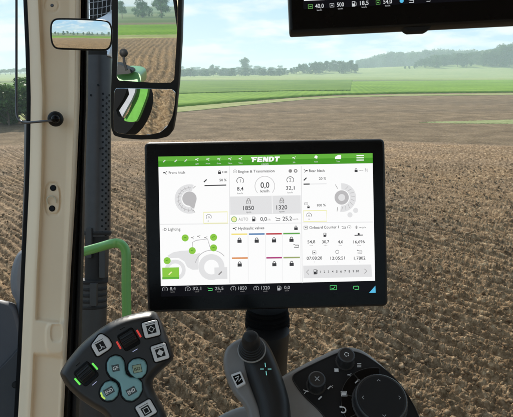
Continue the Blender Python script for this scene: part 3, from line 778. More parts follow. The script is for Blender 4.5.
# ------------------------------------------------------------------ exhaust, grille, hand rail
def exhaust():
    D = 2.05; o0 = P(100, 300, D); rt = empty('exhaust_shroud', o0, 'dark grey perforated exhaust shroud rising outside behind the beige pillar', 'exhaust')
    k = D/FPX
    def cyl(name, y0, y1, cxs, rpx, mat, n=26):
        b_ = MB(); V = []; F = []; ys = np.linspace(y0, y1, 16)
        for y in ys:
            c = P(env(y, cxs), y, D)-o0
            for i in range(n):
                a = 2*math.pi*i/n; V.append(c+CR*math.cos(a)*rpx*k+CF*math.sin(a)*rpx*k)
        for i in range(len(ys)-1):
            for j in range(n): F.append((i*n+j, (i+1)*n+j, (i+1)*n+(j+1) % n, i*n+(j+1) % n))
        F.append(tuple(range(n))); F.append(tuple((len(ys)-1)*n+j for j in range(n))[::-1])
        b_.v = V; b_.f = F; return b_.build(name, mat, rt)
    CX = [(0, 98.3), (52, 98.3), (150, 97.5), (230, 97), (420, 95)]
    cyl('shroud', 52, 236, CX, 13.2, EXH); cyl('lower_shroud', 231, 282, CX, 11.5, BLKM); cyl('lower_housing', 280, 520, sh(CX, -3.5), 13.6, ANT)
    MB().loft([(p[0], p[1]) for p in circ((0, 0), 13.6*k, 30)], [(0, 0), (0, .012), (.004, .016)]).build('clamp_ring', BLKM, rt).location = P(98.3, 55, D)-o0
    b_ = MB()
    for j in range(24):
        for i in range(3):
            y = 96+j*5.9+(3 if i % 2 else 0); ang = R(-90+38+i*17)   # around the right-front of the cylinder
            c = P(env(y, CX), y, D)-o0; nr = CR*math.sin(ang+R(90))*-1 if False else (CR*math.cos(R(-(52-i*17)))+CF*math.sin(R(-(52-i*17))))
            b_.lathe(c+nr*(13.15*k), [(1.15*k, 0), (1.1*k, .0016), (.8*k, .0018)], 8, nr)
    b_.build('perforations', GLS, rt)
    b_ = MB()
    for (x, y, s_) in ((102, 88, 1.0), (95, 98, 1.1), (104, 150, .9)):
        nr = -CF; b_.lathe(P(x, y, D)-o0-CF*12.5*k, [(s_*k, 0), (s_*k, .004)], 10, nr)
    b_.build('bolt', GLS, rt)
    for yy, rr_ in ((233, 14.2), (281, 14.6), (288, 13.9), (294, 13.9), (300, 13.9), (306, 13.9)):
        nr = (o0-P(100, 200, D)).normalized(); c_ = P(env(yy, CX)-(3.5 if yy > 280 else 0), yy, D)-o0
        MB().lathe(c_-nr*.008, [(rr_*k*.97, 0), (rr_*k, .003), (rr_*k, .011), (rr_*k*.97, .014)], 32, nr).build('clamp_ring', BLKM, rt)
    # side bracket boxes
    f = Fr(100, 240, D-.055, 0, 0, 0)
    for (x0, y0, x1, y1) in ((99.5, 246, 105.5, 278), (90, 283, 97, 306), (86, 228, 92, 258)):
        b_ = MB(); b_.slab(round_corners(f.pts([(x0, y0), (x1, y0), (x1, y1), (x0, y1)]), .004), -.03, 0.006, .002); o = b_.build('bracket', ANT, rt); o.matrix_local = Matrix.Translation(-o0) @ f.M
    # silver head and lattice grille at top
    f = Fr(104, 15, D-.03, 0, 0, 0); Mi = Matrix.Translation(-o0) @ f.M
    b_ = MB(); b_.slab(f.pts(smooth([(90, 20), (98, 18), (108, 13), (117, 2), (121, -30), (126, -30), (117, 10), (113, 24), (112, 56), (105, 56), (104, 50), (100, 46), (92, 45)], 1)), -.03, 0, .006); o = b_.build('silver_cover', plastic('pale_metal', (.62, .66, .72), .3, gs=0, metallic=.4), rt); o.matrix_local = Mi
    b_ = MB(); b_.slab(f.pts([(87, -60), (120, -60), (118, 0), (108, 12), (98, 17), (88, 19)]), -.045, -.02, .003); o = b_.build('grille_backing', BLKM, rt); o.matrix_local = Mi
    b_ = MB()
    for i in range(7):
        x = 89+i*4.3; b_.band(f.pts([(x+2+0.5*i, -50), (x, 19-.35*i*i*.7)]), .0022, .004)
    for j in range(9):
        y = 15-j*6.5; b_.band(f.pts([(88, y+1.5), (100, y), (118, y-4)]), .0020, .0045)
    o = b_.build('grille', plastic('grille_grey', (.32, .33, .35), .4, gs=0), rt); o.matrix_local = Mi
exhaust()
def rail():
    D = 1.25; o0 = P(127, 417, D)
    pts = [(70, 256), (84, 251.5), (100, 247), (112, 243.6), (118, 243.2), (123, 246), (125.8, 252), (126.3, 262), (126.3, 290), (127, 330), (128, 400), (129, 520)]
    p = catmull([tuple(P(x, y, D-(.02 if x > 110 else 0))-o0) for x, y in pts], 6, closed=False)
    b_ = MB().tube(p, 4.6*D/FPX, 36); o = b_.build('grab_rail', GRN, None, ang=80); o.location = o0
    tag(o, 'green painted bent grab rail outside between the pillar and the terminal', 'grab rail')
rail()

# ------------------------------------------------------------------ mirrors
def mirror_normal(px, py, d, az, el):
    """plane normal so that the view through pixel (px,py) is sent towards azimuth az, elevation el"""
    i = ray(px, py).normalized(); r = Vector((math.sin(az)*math.cos(el), math.cos(az)*math.cos(el), math.sin(el)))
    return (r-i).normalized()
def side_mirror():
    D = 1.6; n0 = mirror_normal(148, 12, D, R(180+17), 0.0); f = Fr.from_normal(P(148, 40, D), n0)
    rt = empty('wing_mirror', f.M, 'tall black wing mirror with two panes right of the pillar', 'mirror')
    out_ = [(111, -90), (111.5, 0), (112.2, 60), (110.6, 100), (111.2, 128), (114, 135.5), (124, 138.3), (140, 139.6), (158, 139), (168, 136.5), (173, 130), (175.5, 115), (179, 80), (181.5, 40), (182.5, 0), (182, -90), (176, -100), (118, -100)]
    b_ = MB(); b_.loft(round_corners(f.pts(out_), .006, 3), [(.012, -.055), (.004, -.045), (0, -.02), (0, .001), (.0015, .004), (.004, .004)]); b_.build('housing', BLK, rt)
    g1 = [(118, -84), (118.5, 0), (118.3, 50), (117.2, 77), (119.5, 80.5), (135, 81.5), (155, 82.8), (171, 82.8), (174.5, 79.5), (176.5, 50), (178, 20), (178.5, 0), (177.5, -84)]
    u = MB(); u.slab(round_corners(f.pts(g1), .003, 3), -.004, .0052, .0004); u.build('mirror_pane', MIR, rt, sm=False)['label'] = 'large upper mirror pane'
    # lower wide-view pane, tilted a little further down inside the same housing
    n1 = mirror_normal(143, 86, D, R(180+17), R(-10)); f2 = Fr.from_normal(P(143, 112, D-.012), n1)
    g2 = [(116, 88.3), (140, 88.6), (172, 89.3), (175.3, 92.5), (174.4, 105), (172, 117), (167, 127), (160, 132.5), (148, 135.2), (130, 134.8), (118, 133.2), (113.8, 130), (113.6, 112), (114.2, 92)]
    u = MB(); u.slab(round_corners(f2.pts(g2), .003, 3), -.003, .0, .0004); o = u.build('mirror_pane', MIR, rt, sm=False); o.matrix_local = f.M.inverted() @ f2.M; o['label'] = 'small lower wide-angle mirror pane'
    b_ = MB(); b_.tube([f.I @ P(150, -60, D+.05), f.I @ P(120, -70, D+.15), f.I @ P(80, -80, D+.1)], .012, 12); b_.build('arm', BLKM, rt)
    return f, f2, n0, n1
f_up, f_lo, n_up, n_lo = side_mirror()
def small_mirror():
    D = .74; n0 = mirror_normal(80, 33, D, R(180-12), 0.0); f = Fr.from_normal(P(81, 34, D), n0)
    rt = empty('small_mirror', f.M, 'small wide rounded mirror in black frame overlapping the top of the pillar', 'mirror')
    out_ = [(49.8, 30), (50.6, 22.5), (54.5, 18.4), (62, 18), (85, 18.6), (104, 19.6), (109.5, 21.5), (112.3, 27), (113, 35), (112, 45), (108.5, 50.2), (102, 51.2), (80, 50.3), (60, 49.8), (54.5, 48.6), (50.8, 43)]
    o_ = smooth(f.pts(out_), 2)
    MB().loft(o_, [(.006, -.016), (.001, -.013), (0, -.004), (0, .001), (.0006, .0022), (.0016, .0022)]).build('frame', BLK, rt)
    g = inset(ccw(o_), .0024); n = len(g); RC = .30; V = [(0, 0, .0032)]; F = []
    cxg = sum(a for a, b in g)/n; cyg = sum(b for a, b in g)/n; K = 22
    V = [(cxg, cyg, .0048)]
    for j in range(1, K+1):
        for a, b in g:
            x = (a-cxg)*j/K; y = (b-cyg)*j/K; V.append((cxg+x, cyg+y, .0048+math.sqrt(RC*RC-x*x-y*y)-RC))
    for i in range(n): F.append((0, 1+i, 1+(i+1) % n))
    for j in range(K-1):
        for i in range(n): F.append((1+j*n+i, 1+(j+1)*n+i, 1+(j+1)*n+(i+1) % n, 1+j*n+(i+1) % n))
    b_ = MB(); b_.v = V; b_.f = F; b_.build('mirror_pane', MIR, rt, ang=170)
    MB().tube([f.I @ P(95, 34, D+.012), f.I @ P(92, 34, D+.05), f.I @ P(84, 30, D+.12)], .006, 12).build('bracket', BLKM, rt)
    return f, n0
f_sm, n_sm = small_mirror()

# the tractor's own rear wing, seen in the wing mirror
def refl(p, f, n):
    o = f.M.translation; return p-n*(2*(p-o).dot(n))
def behind(f, n, pts, d): return [refl(P(a, b, d), f, n) for a, b in pts]
def thick_poly(ps, dirv, t):
    n = len(ps); q = [p+dirv*t for p in ps]; b_ = MB(); b_.add(list(ps)+q, [tuple(range(n)), tuple(range(2*n-1, n-1, -1))]+[(i, i+n, (i+1) % n+n, (i+1) % n) for i in range(n)]); return b_
def shift(mb, o0): mb.v = [tuple(Vector(v)-o0) for v in mb.v]; return mb
def rear_wing():
    n = n_up; fw = (n*-1)
    A = behind(f_up, n, smooth([(112, 76), (118, 71.5), (128, 70.5), (138, 72), (141.5, 76), (141, 90), (112, 90)], 2), 5.0); o0 = sum(A, Vector())/len(A)
    rt = empty('rear_mudguard', o0, 'green rear mudguard of the tractor, seen low in the upper wing mirror pane', 'mudguard')
    shift(thick_poly(A, Vector((-.2, -1, 0)).normalized(), .5), o0).build('mudguard_shell', GRN, rt, recalc=True)
    A = behind(f_up, n, smooth([(112, 64), (120, 64), (126, 68), (133, 70), (133, 73.5), (112, 75)], 1), 4.9); shift(thick_poly(A, Vector((-.2, -1, 0)).normalized(), .2), o0).build('black_edge', BLKM, rt, recalc=True)
    m_ = empty('round_marker', refl(P(124, 64, 4.8), f_up, n), 'small round black marker on a stem, seen in the upper wing mirror pane', 'marker'); o1 = m_.location
    MB().tube([refl(P(x, y, 4.8), f_up, n)-o1 for x, y in ((124, 57), (124.5, 62), (127, 70))], .012, 8).build('stem', BLKM, m_)
    c = refl(P(124, 53, 4.8), f_up, n)-o1; MB().lathe(c, [(.0001, -.036)]+[(.037*math.cos(R(a)), .037*math.sin(R(a))) for a in range(-75, 76, 15)]+[(.0001, .036)], 20, (0, 1, 0)).build('disc', BLKM, m_)
    n = n_lo; d = 4.0
    A = behind(f_lo, n, smooth([(139.5, 84), (150, 84), (149.5, 94), (146, 104), (140, 119), (137, 122.5), (126, 121.5), (127, 118), (132, 111)], 2), d-.5); o0 = sum(A, Vector())/len(A)
    rt = empty('side_panel', o0, 'green side panel of the tractor with silver strip, seen in the lower wing mirror pane', 'panel')
    dv = (n+Vector((0, 0, -.2))).normalized()*-1
    shift(thick_poly(A, dv, .05), o0).build('green_panel', plastic('bright_green_paint', (.10, .27, .05), .75, gs=0, spec=.1), rt, recalc=True)
    A = behind(f_lo, n, [(138, 84), (136.5, 93), (133.5, 100), (124, 117), (121, 111), (127, 102), (131, 95), (129, 84)], d-.56); shift(thick_poly(A, dv, .04), o0).build('silver_panel', plastic('silver_panel', (.30, .30, .33), .8, gs=0, spec=.1), rt, recalc=True)
    A = behind(f_lo, n, smooth([(147, 86), (153, 90), (153.5, 104), (149, 118), (141, 131), (130, 138), (126, 132), (136, 123), (141, 117), (146, 104)], 1), d+.2); shift(thick_poly(A, dv, .3), o0).build('tyre', SEAL, rt, recalc=True)
    A = behind(f_lo, n, [(108, 84), (129, 84), (131, 90), (127, 100), (120, 111), (122, 117), (137, 122), (139, 119), (141, 124), (132, 134), (122, 140), (108, 140)], d+.12); shift(thick_poly(A, dv, .1), o0).build('dark_panel', SEAL, rt, recalc=True)
rear_wing()

# ------------------------------------------------------------------ icons (small drawn signs, all in frame units)
def lock(mb, c, s, h):
    x, y = c; mb.flat([(x-s*.42, y-s*.5), (x+s*.42, y-s*.5), (x+s*.42, y+s*.12), (x-s*.42, y+s*.12)], h)
    mb.band([(x+s*.27*math.cos(R(a)), y+s*.12+s*.36*math.sin(R(a))) for a in range(0, 181, 30)], s*.13, h)
def gauge(mb, c, s, h, ch, bold=0.0):
    x, y = c; mb.band([(x+s*.5*math.cos(R(a)), y+s*.46*math.sin(R(a))) for a in range(-45, 226, 27)], s*.08, h)
    put_text(mb, ch, (x, y), s*.5, None, h, bold=bold)
def pump(mb, c, s, h):
    x, y = c; mb.flat([(x-s*.4, y-s*.5), (x+s*.2, y-s*.5), (x+s*.2, y+s*.05), (x-s*.4, y+s*.05)], h)
    mb.band([(x-s*.35, y+s*.05), (x-s*.35, y+s*.45), (x+s*.14, y+s*.45), (x+s*.14, y+s*.05)], s*.12, h)
    mb.band([(x+s*.2, y-s*.3), (x+s*.4, y-s*.3), (x+s*.4, y+s*.2), (x+s*.28, y+s*.38)], s*.09, h)
def square_icon(mb, c, s, h):
    x, y = c; mb.band([(x-s*.45, y-s*.4), (x+s*.45, y-s*.4), (x+s*.45, y+s*.4), (x-s*.45, y+s*.4)], s*.12, h, True)
    mb.band([(x-s*.2, y), (x+s*.25, y)], s*.2, h)
def pen(mb, c, s, h):
    x, y = c; mb.band([(x-s*.45, y-s*.4), (x+s*.3, y+s*.3)], s*.3, h)
def arrowi(mb, c, s, h, d=1):
    x, y = c; mb.band([(x+d*s*.45, y+s*.3), (x-d*s*.1, y+s*.05), (x+d*s*.3, y-s*.45)], s*.16, h); mb.band([(x-d*s*.5, y), (x-d*s*.05, y+s*.03)], s*.26, h)
def field_icon(mb, c, s, h):
    x, y = c; mb.band([(x-s*.5, y+s*.3), (x-s*.1, y+s*.1), (x+s*.5, y+s*.1)], s*.12, h); mb.band([(x-s*.4, y-s*.3), (x+s*.5, y-s*.35), (x+s*.5, y+s*.1)], s*.12, h)

# ------------------------------------------------------------------ main terminal
def terminal():
    D = .69; f = Fr(266, 224, D, 2.0, 0, 1.15); k = D/FPX
    rt = empty('display_terminal', f.M, 'large black touchscreen terminal showing a green and white menu, centre of the view', 'display')
    C = f.pts([(144, 143.5), (384.2, 137.3), (389.2, 308), (147.3, 311)])
    cx0 = (C[0][0]+C[3][0])/2; cx1 = (C[1][0]+C[2][0])/2; cy1 = (C[0][1]+C[1][1])/2; cy0 = (C[2][1]+C[3][1])/2
    rect = [(cx0, cy0), (cx1, cy0), (cx1, cy1), (cx0, cy1)]
    MB().loft(round_corners(rect, .0075, 7), [(.012, -.034), (.003, -.031), (0, -.022), (0, -.0035), (.0008, -.0012), (.0022, 0)]).build('housing', BLK, rt)
    MB().loft(round_corners(rect, .0075, 7), [(.0030, .0), (.0030, .0004), (.0034, .0008)]).build('cover_glass', GLS, rt)
    hs = .0010; e = .00012
    Sc = f.pts([(159.2, 157.2), (371.4, 152.8), (376, 293.2), (160.4, 294.3)])
    sx0 = (Sc[0][0]+Sc[3][0])/2; sx1 = (Sc[1][0]+Sc[2][0])/2; sy1 = (Sc[0][1]+Sc[1][1])/2; sy0 = (Sc[2][1]+Sc[3][1])/2
    scr = MB().loft([(sx0, sy0), (sx1, sy0), (sx1, sy1), (sx0, sy1)], [(0, .0007), (0, hs)]).build('screen', E_D, rt)
    # map photo pixels onto the flat screen
    q = lambda x, y: f.q(x, y, hs)
    G = {}; SEC = ['menu_panel']
    def L(mat, lvl=2): 
        kx = (SEC[0], mat.name, lvl)
        if kx not in G: G[kx] = (MB(), mat, lvl)
        return G[kx][0], hs+e*lvl
    def rectp(mat, x0, y0, x1, y1, lvl=1, yr=None):
        b_, h = L(mat, lvl); a = q(x0, y0); c = q(x1, y1); b_.flat([(a[0], c[1]), (c[0], c[1]), (c[0], a[1]), (a[0], a[1])], h)
    def T(s, x, y, cap, w=None, mat=E_K, bold=0.0, align='c', shear=0, lvl=3):
        b_, h = L(mat, lvl); put_text(b_, s, q(x, y), cap*k, w*k if w else None, h, 0, bold, align, shear)
    def I(fn, x, y, s, mat=E_K, *a, lvl=3):
        b_, h = L(mat, lvl); fn(b_, q(x, y), s*k, h, *a)
    def line(mat, pts, w, lvl=2, closed=False):
        b_, h = L(mat, lvl); b_.band([q(*p) for p in pts], w*k, h, closed)
    def disc(mat, x, y, r, lvl=3, n=20):
        b_, h = L(mat, lvl); b_.flat(circ(q(x, y), r*k, n), h)
    def poly(mat, pts, lvl=2):
        b_, h = L(mat, lvl); b_.flat([q(*p) for p in pts], h)
    def bandarc(mat, x, y, r0, r1, a0, a1, lvl=2, n=24):
        b_, h = L(mat, lvl); c = q(x, y)
        A = [a0+(a1-a0)*i/n for i in range(n+1)]
        V = [(c[0]+r*k*math.cos(R(a)), c[1]+r*k*math.sin(R(a)), h) for a in A for r in (r0, r1)]
        b_.add(V, [(2*i, 2*i+1, 2*i+3, 2*i+2) for i in range(n)])
    # white body and header
    bx0, bx1 = sx0, sx1; ya = q(265, 283.4)[1]
    b_, h = L(E_W, 1); b_.flat([(bx0, ya), (bx1, ya), (bx1, sy1), (bx0, sy1)], h)
    SEC[0] = 'header_bar'; yh = sy1-10.2*k; b_, h = L(E_GR, 2); b_.flat([(bx0, yh), (bx1, yh), (bx1, sy1-4.6*k), (bx0, sy1-4.6*k)], h)
    b_, h = L(E_GR2, 2); b_.flat([(bx0, sy1-4.6*k), (bx1, sy1-4.6*k), (bx1, sy1), (bx0, sy1)], h)
    for x, y in ((164.5, 161), (176, 160.8), (186, 160.4)): I(pen, x, y, 3, E_G)
    for x, y, t in ((197, 159.8, 'Light'), (208, 159.6, 'Work'), (219, 159.4, 'Drive'), (230, 159.2, 'Menu'), (240.5, 159, 'Valve'), (294, 158.2, 'Job'), (316, 157.8, 'Field'), (338, 157.4, 'Task')):
        I(arrowi, x, y-.4, 3.4, E_W, 1); T(t, x, y+4.0, 1.3, None, E_G)
    disc(E_W, 316, 157.0, 1.5); poly(E_W, [(335, 159), (335, 157), (338, 155), (341, 155), (341, 159)], 4)
    for i in range(3): line(E_W, [(356.4, 155.6+2.3*i), (363.8, 155.5+2.3*i)], 1.0, 4)
    # word mark in heavy slanted capitals
    X0, Y0 = 249.6, 162.1; hh = 5.0; sl = .8
    def glyph(polys, x, w):
        for pg in polys: poly(E_W, [(X0+x+a*w+b*sl, Y0-b*hh+(0-.02*(x+a*w))) for a, b in pg], 4)
    F_ = [[(0, 0), (.36, 0), (.36, 1), (0, 1)], [(.3, .72), (1, .72), (1, 1), (.3, 1)], [(.3, .34), (.85, .34), (.85, .58), (.3, .58)], [(-.42, 1), (.1, 1), (.1, .62), (-.12, .62)]]
    E_ = [[(0, 0), (.36, 0), (.36, 1), (0, 1)], [(.3, .74), (1, .74), (1, 1), (.3, 1)], [(.3, .38), (.9, .38), (.9, .6), (.3, .6)], [(.3, 0), (1, 0), (1, .24), (.3, .24)]]
    N_ = [[(0, 0), (.33, 0), (.33, 1), (0, 1)], [(.67, 0), (1, 0), (1, 1), (.67, 1)], [(0, 1), (.4, 1), (1, 0), (.6, 0)]]
    D_ = [[(0, 0), (.34, 0), (.34, 1), (0, 1)], [(.3, .76), (.7, .76), (.62, 1), (.3, 1)], [(.3, 0), (.62, 0), (.7, .24), (.3, .24)], [(.66, .04), (.95, .22), (1, .5), (.95, .78), (.66, .96), (.6, .7), (.62, .3)]]
    T_ = [[(0, .72), (1, .72), (1, 1), (0, 1)], [(.32, 0), (.68, 0), (.68, .8), (.32, .8)]]
    for gl, x, w in ((F_, 2.3, 4.6), (E_, 7.4, 4.9), (N_, 12.9, 5.3), (D_, 18.8, 5.3), (T_, 24.4, 5.0)): glyph(gl, x, w)
    T('VARIO', 264.8, 164.2, 1.5, 7.5, E_G)
    SEC[0] = 'menu_panel'
    for x0, x1 in ((229.3, 229.8), (301.2, 302.2)): line(E_G, [(x0, 166), (x1, 283)], .7)
    line(E_G, [(160, 224.3), (228.5, 223.7)], .6); line(E_G, [(230.5, 223.6), (301, 223)], .6); line(E_G, [(302.5, 222.8), (373, 222)], .6)
    SEC[0] = 'front_hitch_panel'
    I(arrowi, 165.2, 172.8, 4, E_K, 1); T('Front hitch', 168.8, 172.6, 2.7, 16, E_K, align='l', bold=.01)
    I(lock, 219.5, 172.2, 3.6); T('llll', 224.8, 172, 2.0, 4.5)
    I(pen, 205.6, 180.6, 3.8); T('50 %', 223, 180, 2.5, 7, bold=.01); line(E_K, [(204.5, 185.6), (226.2, 185.1)], 1.1)
    bandarc(E_G, 189.5, 199, 8, 14.6, 72, 288); bandarc(E_G2, 189.5, 199, 10.8, 11.4, 80, 280, 3)
    for a in range(90, 281, 19): line(E_G2, [(189.5+9.2*math.cos(R(a)), 199-9.2*math.sin(R(a))), (189.5+12.9*math.cos(R(a+6)), 199-12.9*math.sin(R(a+6)))], .5, 4)
    disc(E_G2, 189.5, 198.6, 7.1, 4, 28); poly(E_G2, [(189, 205.5), (196.4, 200), (194.3, 208.5), (193.3, 208.5)], 4)
    line(E_G3, [(193.2, 188.3), (195.6, 186)], .5, 3); line(E_G3, [(193, 209.5), (195, 212.5)], .5, 3)
    line(E_Y, [(203.6, 212.3), (227.4, 211.8), (227.6, 223), (203.7, 223.3)], .9, 3, True); I(gauge, 208.8, 216.8, 5.2, E_K, 'o'); T('n', 208.3, 220.8, 1.6)
    SEC[0] = 'engine_panel'
    I(gauge, 235, 171.6, 3.8, E_K, 'o'); T('Engine & Transmission', 238.4, 171.5, 2.7, 36, align='l', bold=.01)
    disc(E_G3, 290.3, 171, 1.8); disc(E_G3, 295.6, 170.9, 1.9); disc(E_W, 295.6, 170.9, .8, 4)
    for x, y, c_, v in ((240.2, 180.7, '1', '8,4'), (290.2, 179.9, '2', '32,1')):
        I(gauge, x, y, 7, E_K, c_); T(v, x, y+8, 3.7, 6.5 if len(v) == 3 else 8.6, bold=.01); T('km/h', x, y+12.6, 1.6, 5.4)
    bandarc(E_G2, 264.8, 186.2, 9.6, 10.1, -42, 222, 2, 36); T('0,0', 264.9, 185, 5.6, 8.8, bold=.012); T('km/h', 264.9, 191, 2.7, 8.6, bold=.01)
    rectp(E_G, 229.9, 196.6, 300.9, 213.4, 2); line(E_W, [(272, 196), (272.3, 213.5)], .6, 3)
    for x, y, c_, v in ((248.6, 200.7, '1', '1850'), (281.8, 200.1, '2', '1320')):
        I(lock, x, y+.4, 5.4, E_G3); disc(E_G, x, y+1.6, 1.6, 4); T(c_, x, y+1.6, 2.3, lvl=5); T(v, x, y+7.2, 4.2, 10.8, bold=.012); T('rpm', x, y+11.3, 1.6, 5)
    disc(E_FG, 234.1, 219.3, 2.9); disc(E_Y, 234.1, 219.3, 2.3, 4); T('AUTO', 238.5, 219.2, 3.0, 9.6, E_G3, align='l')
    I(pump, 254, 219, 4.6); T('0,0', 263.6, 218.9, 3.9, 6.6, bold=.01); T('l/h', 269, 219.5, 2, 2.6, E_G3)
    I(field_icon, 277.6, 218.8, 4.6, E_K); T('25,2', 287.2, 218.5, 3.9, 9.4, bold=.01); T('km/h', 295.4, 219.1, 2, 5.4, E_G3)
    SEC[0] = 'rear_hitch_panel'
    I(arrowi, 305.6, 170.8, 4, E_K, -1); T('Rear hitch', 309, 170.8, 2.7, 15.5, align='l', bold=.01); I(lock, 356, 170.3, 3.6); T('~~ 3|', 363, 170, 2.6, 8.6, bold=.01)
    I(pen, 305.4, 178.9, 3.8); T('20 %', 322.4, 178.5, 2.5, 7, bold=.01); line(E_G, [(303.5, 184.2), (326.5, 183.8)], .7, 2); line(E_K, [(303.5, 184.2), (309.6, 184.1)], 1.2, 3)
    bandarc(E_G, 341.8, 197.6, 8, 14.4, -98, 92); 
    for a in range(-85, 86, 19): line(E_G2, [(341.8+9.2*math.cos(R(a)), 197.6-9.2*math.sin(R(a))), (341.8+12.9*math.cos(R(a-6)), 197.6-12.9*math.sin(R(a-6)))], .5, 4)
    bandarc(E_G2, 341.6, 197.5, 3.4, 7.2, 0, 360, 4, 32); disc(E_G, 341.6, 197.5, 3.3, 3); line(E_G3, [(337.6, 188.6), (335.3, 184.6)], .5, 3); line(E_G3, [(337.6, 207), (337, 211.5)], .5, 3)
    disc(E_G, 349.9, 214.8, 2.6); disc(E_G, 355.6, 210.4, 2.6)
    I(gauge, 306, 203.8, 3.6, E_K, 'o'); I(lock, 308.4, 206.8, 2.8); T('100 %', 321.3, 205.1, 2.5, 8.6, bold=.01)
    line(E_Y, [(303.3, 210.8), (326.4, 210.4), (326.8, 221.2), (303.6, 221.6)], .9, 3, True); I(gauge, 309, 215.2, 5, E_K, 'o'); T('n', 309, 219, 1.8)
    SEC[0] = 'lighting_panel'
    T('-D Lighting', 162.6, 229.4, 2.8, 17.6, align='l', bold=.01)
    px = lambda l: [(155+a/6.66, 222+b/6.66) for a, b in l]
    poly(E_G, px([(82, 225), (120, 202), (170, 192), (235, 188), (262, 215), (300, 205), (292, 240), (288, 316), (250, 318), (215, 300), (196, 262), (160, 240), (100, 240)]), 2)
    bandarc(E_G, 175.3, 270, 6.6, 10.3, -65, 195, 3); bandarc(E_G, 211.5, 267, 7.3, 12.9, -20, 330, 3, 40); bandarc(E_G2, 211.5, 266.6, 16.0, 16.7, 38, 165, 3)
    line(E_G2, px([(247, 188), (250, 135), (275, 122), (350, 112), (366, 165), (380, 186)]), .7, 3)
    disc(E_W, 211.5, 267, 7.2, 2)
    for a, b in ((192.6, 237.6), (198.8, 236.3), (205.8, 237.6)): I(arrowi, a, b, 3.4, E_G3, 1)
    for a, b in ((185.2, 237.9), (213.6, 237.3), (213.6, 247.8), (192.3, 250.6), (167.2, 260.6)): disc(E_LG, a, b, 3.5, 4); line(E_GR, [(a-1.4, b), (a+1.2, b-.8)], .6, 5)
    rectp(E_LG, 162.3, 267.6, 179.2, 278.9, 4); rectp(E_GR2, 162.3, 277.2, 179.2, 278.9, 5); I(pen, 170.6, 273, 4, E_Y, lvl=5)
    rectp(E_G, 214.4, 267.4, 227.4, 278.8, 4); I(pen, 220.6, 272.8, 4.4, E_G3, lvl=5)
    SEC[0] = 'hydraulic_panel'
    I(arrowi, 234.8, 228.4, 4, E_K, 1); T('Hydraulic valves', 238.2, 228.3, 2.7, 26, align='l', bold=.01); I(lock, 295.9, 227.9, 4.2)
    for i, (a, b) in enumerate(((231.4, 247.2), (248.7, 264.6), (266.1, 281.8), (283.2, 299.8))):
        b_, h = L(E_G, 2)
        if i in (1, 3): pass
        line(E_G, [(b+.8, 233), (b+1, 282)], .35, 2)
    for m_, a, b, y in ((E_YB, 231.4, 247.2, 234.3), (E_BL, 248.9, 264.6, 234.1), (E_R, 266.1, 281.8, 233.9), (E_FG, 283.2, 299.8, 233.6), (E_OR, 231.9, 247.8, 258.1), (E_MG, 266.3, 282, 257.8), (E_OL, 283.4, 299.9, 257.6)):
        line(m_, [(a, y), (b, y-.2)], 1.5, 3)
    for x, y in ((239.5, 240.3), (256.7, 240.2), (274, 239.9), (291.4, 239.4), (239.7, 264), (274.3, 263.7), (291.6, 263.5)): I(lock, x, y, 5, E_K)
    I(field_icon, 296, 245.6, 5, E_K)
    SEC[0] = 'counter_panel'
    I(square_icon, 305.6, 227.6, 3.8, E_K); T('Onboard Counter 1', 309.3, 227.5, 2.7, 29.5, align='l', bold=.008); I(field_icon, 343.6, 227.4, 4, E_K); I(gauge, 349.2, 227.2, 3.8, E_K, 'z'); T('8', 356.4, 227.2, 2.8, bold=.02); T('work', 362.6, 227.3, 1.9, 7)
    I(pump, 325, 234.9, 4, E_K); line(E_K, [(354.4, 235.3), (363, 235)], .8, 3); disc(E_K, 358.6, 234, 1.1)
    for s_, x, w in (('54,8', 311.3, 7.8), ('30,7', 325.6, 7.2), ('4,6', 340.4, 5.2), ('16,696', 359, 11.4)): T(s_, x, 241.7, 3.1, w, bold=.01); T('l/ha', x, 245.3, 1.1, 3.4, E_G3)
    I(square_icon, 314.2, 252.4, 4, E_K); bandarc(E_K, 337.2, 251.8, 1.5, 1.9, 0, 360, 3); I(field_icon, 359.4, 251.4, 5, E_K)
    for s_, x, w in (('07:08:28', 314.4, 15.6), ('12:05:51', 337.6, 14.6), ('1,7802', 359.6, 11.6)): T(s_, x, 258, 3.1, w, bold=.01); T('h', x, 261.8, 1.1, None, E_G3)
    poly(E_G, [(303.2, 265.6), (371.2, 264.4), (372.2, 276.8), (303.6, 278.2)], 2)
    line(E_G3, [(308.8, 269.6), (306.4, 272), (308.8, 274.4)], .6, 3); line(E_G3, [(364.4, 268.8), (366.8, 271.1), (364.4, 273.4)], .6, 3); I(pump, 315.6, 271.8, 5, E_K)
    for i in range(10): T(str(i+1), 320.2+i*4.15, 271.7-.07*i, 2.3, None, E_K, bold=.015)
    SEC[0] = 'status_bar'
    for kind, x, y, t in (('1', 165, 289.2, '8,4'), ('2', 187.8, 289, '32,1'), ('f', 210, 289, '25,5'), ('1', 233.3, 288.6, '1850'), ('2', 256.3, 288.4, '1320'), ('p', 279.2, 288, '0,0')):
        if kind == 'f': I(field_icon, x, y, 4.6, E_HG)
        elif kind == 'p': I(pump, x, y, 4.6, E_SW)
        else: I(gauge, x, y, 5.2, E_SW, kind)
        w = {3: 5.6, 4: 8.4}[len(t)]; T(t, x+5+w/2, y-.7, 3.3, w, E_SW); T('km/h', x+5+w/2, y+2.6, 1.1, 4, E_G3)
    line(E_HG, [(330, 285.6), (336.4, 285.5), (336.5, 289.6), (330.1, 289.7)], .6, 3, True); line(E_HG, [(331.5, 288), (333, 288.8), (335, 286.6)], .6, 3)
    line(E_HG, [(353.5, 288.6), (353.5, 286.2), (358, 286)], .7, 3); line(E_HG, [(358.6, 286), (358.6, 289.2), (354.6, 289.3)], .7, 3)
    poly(E_CY, [(375.3, 285.6), (375.6, 292.6), (369, 292.8)], 3)
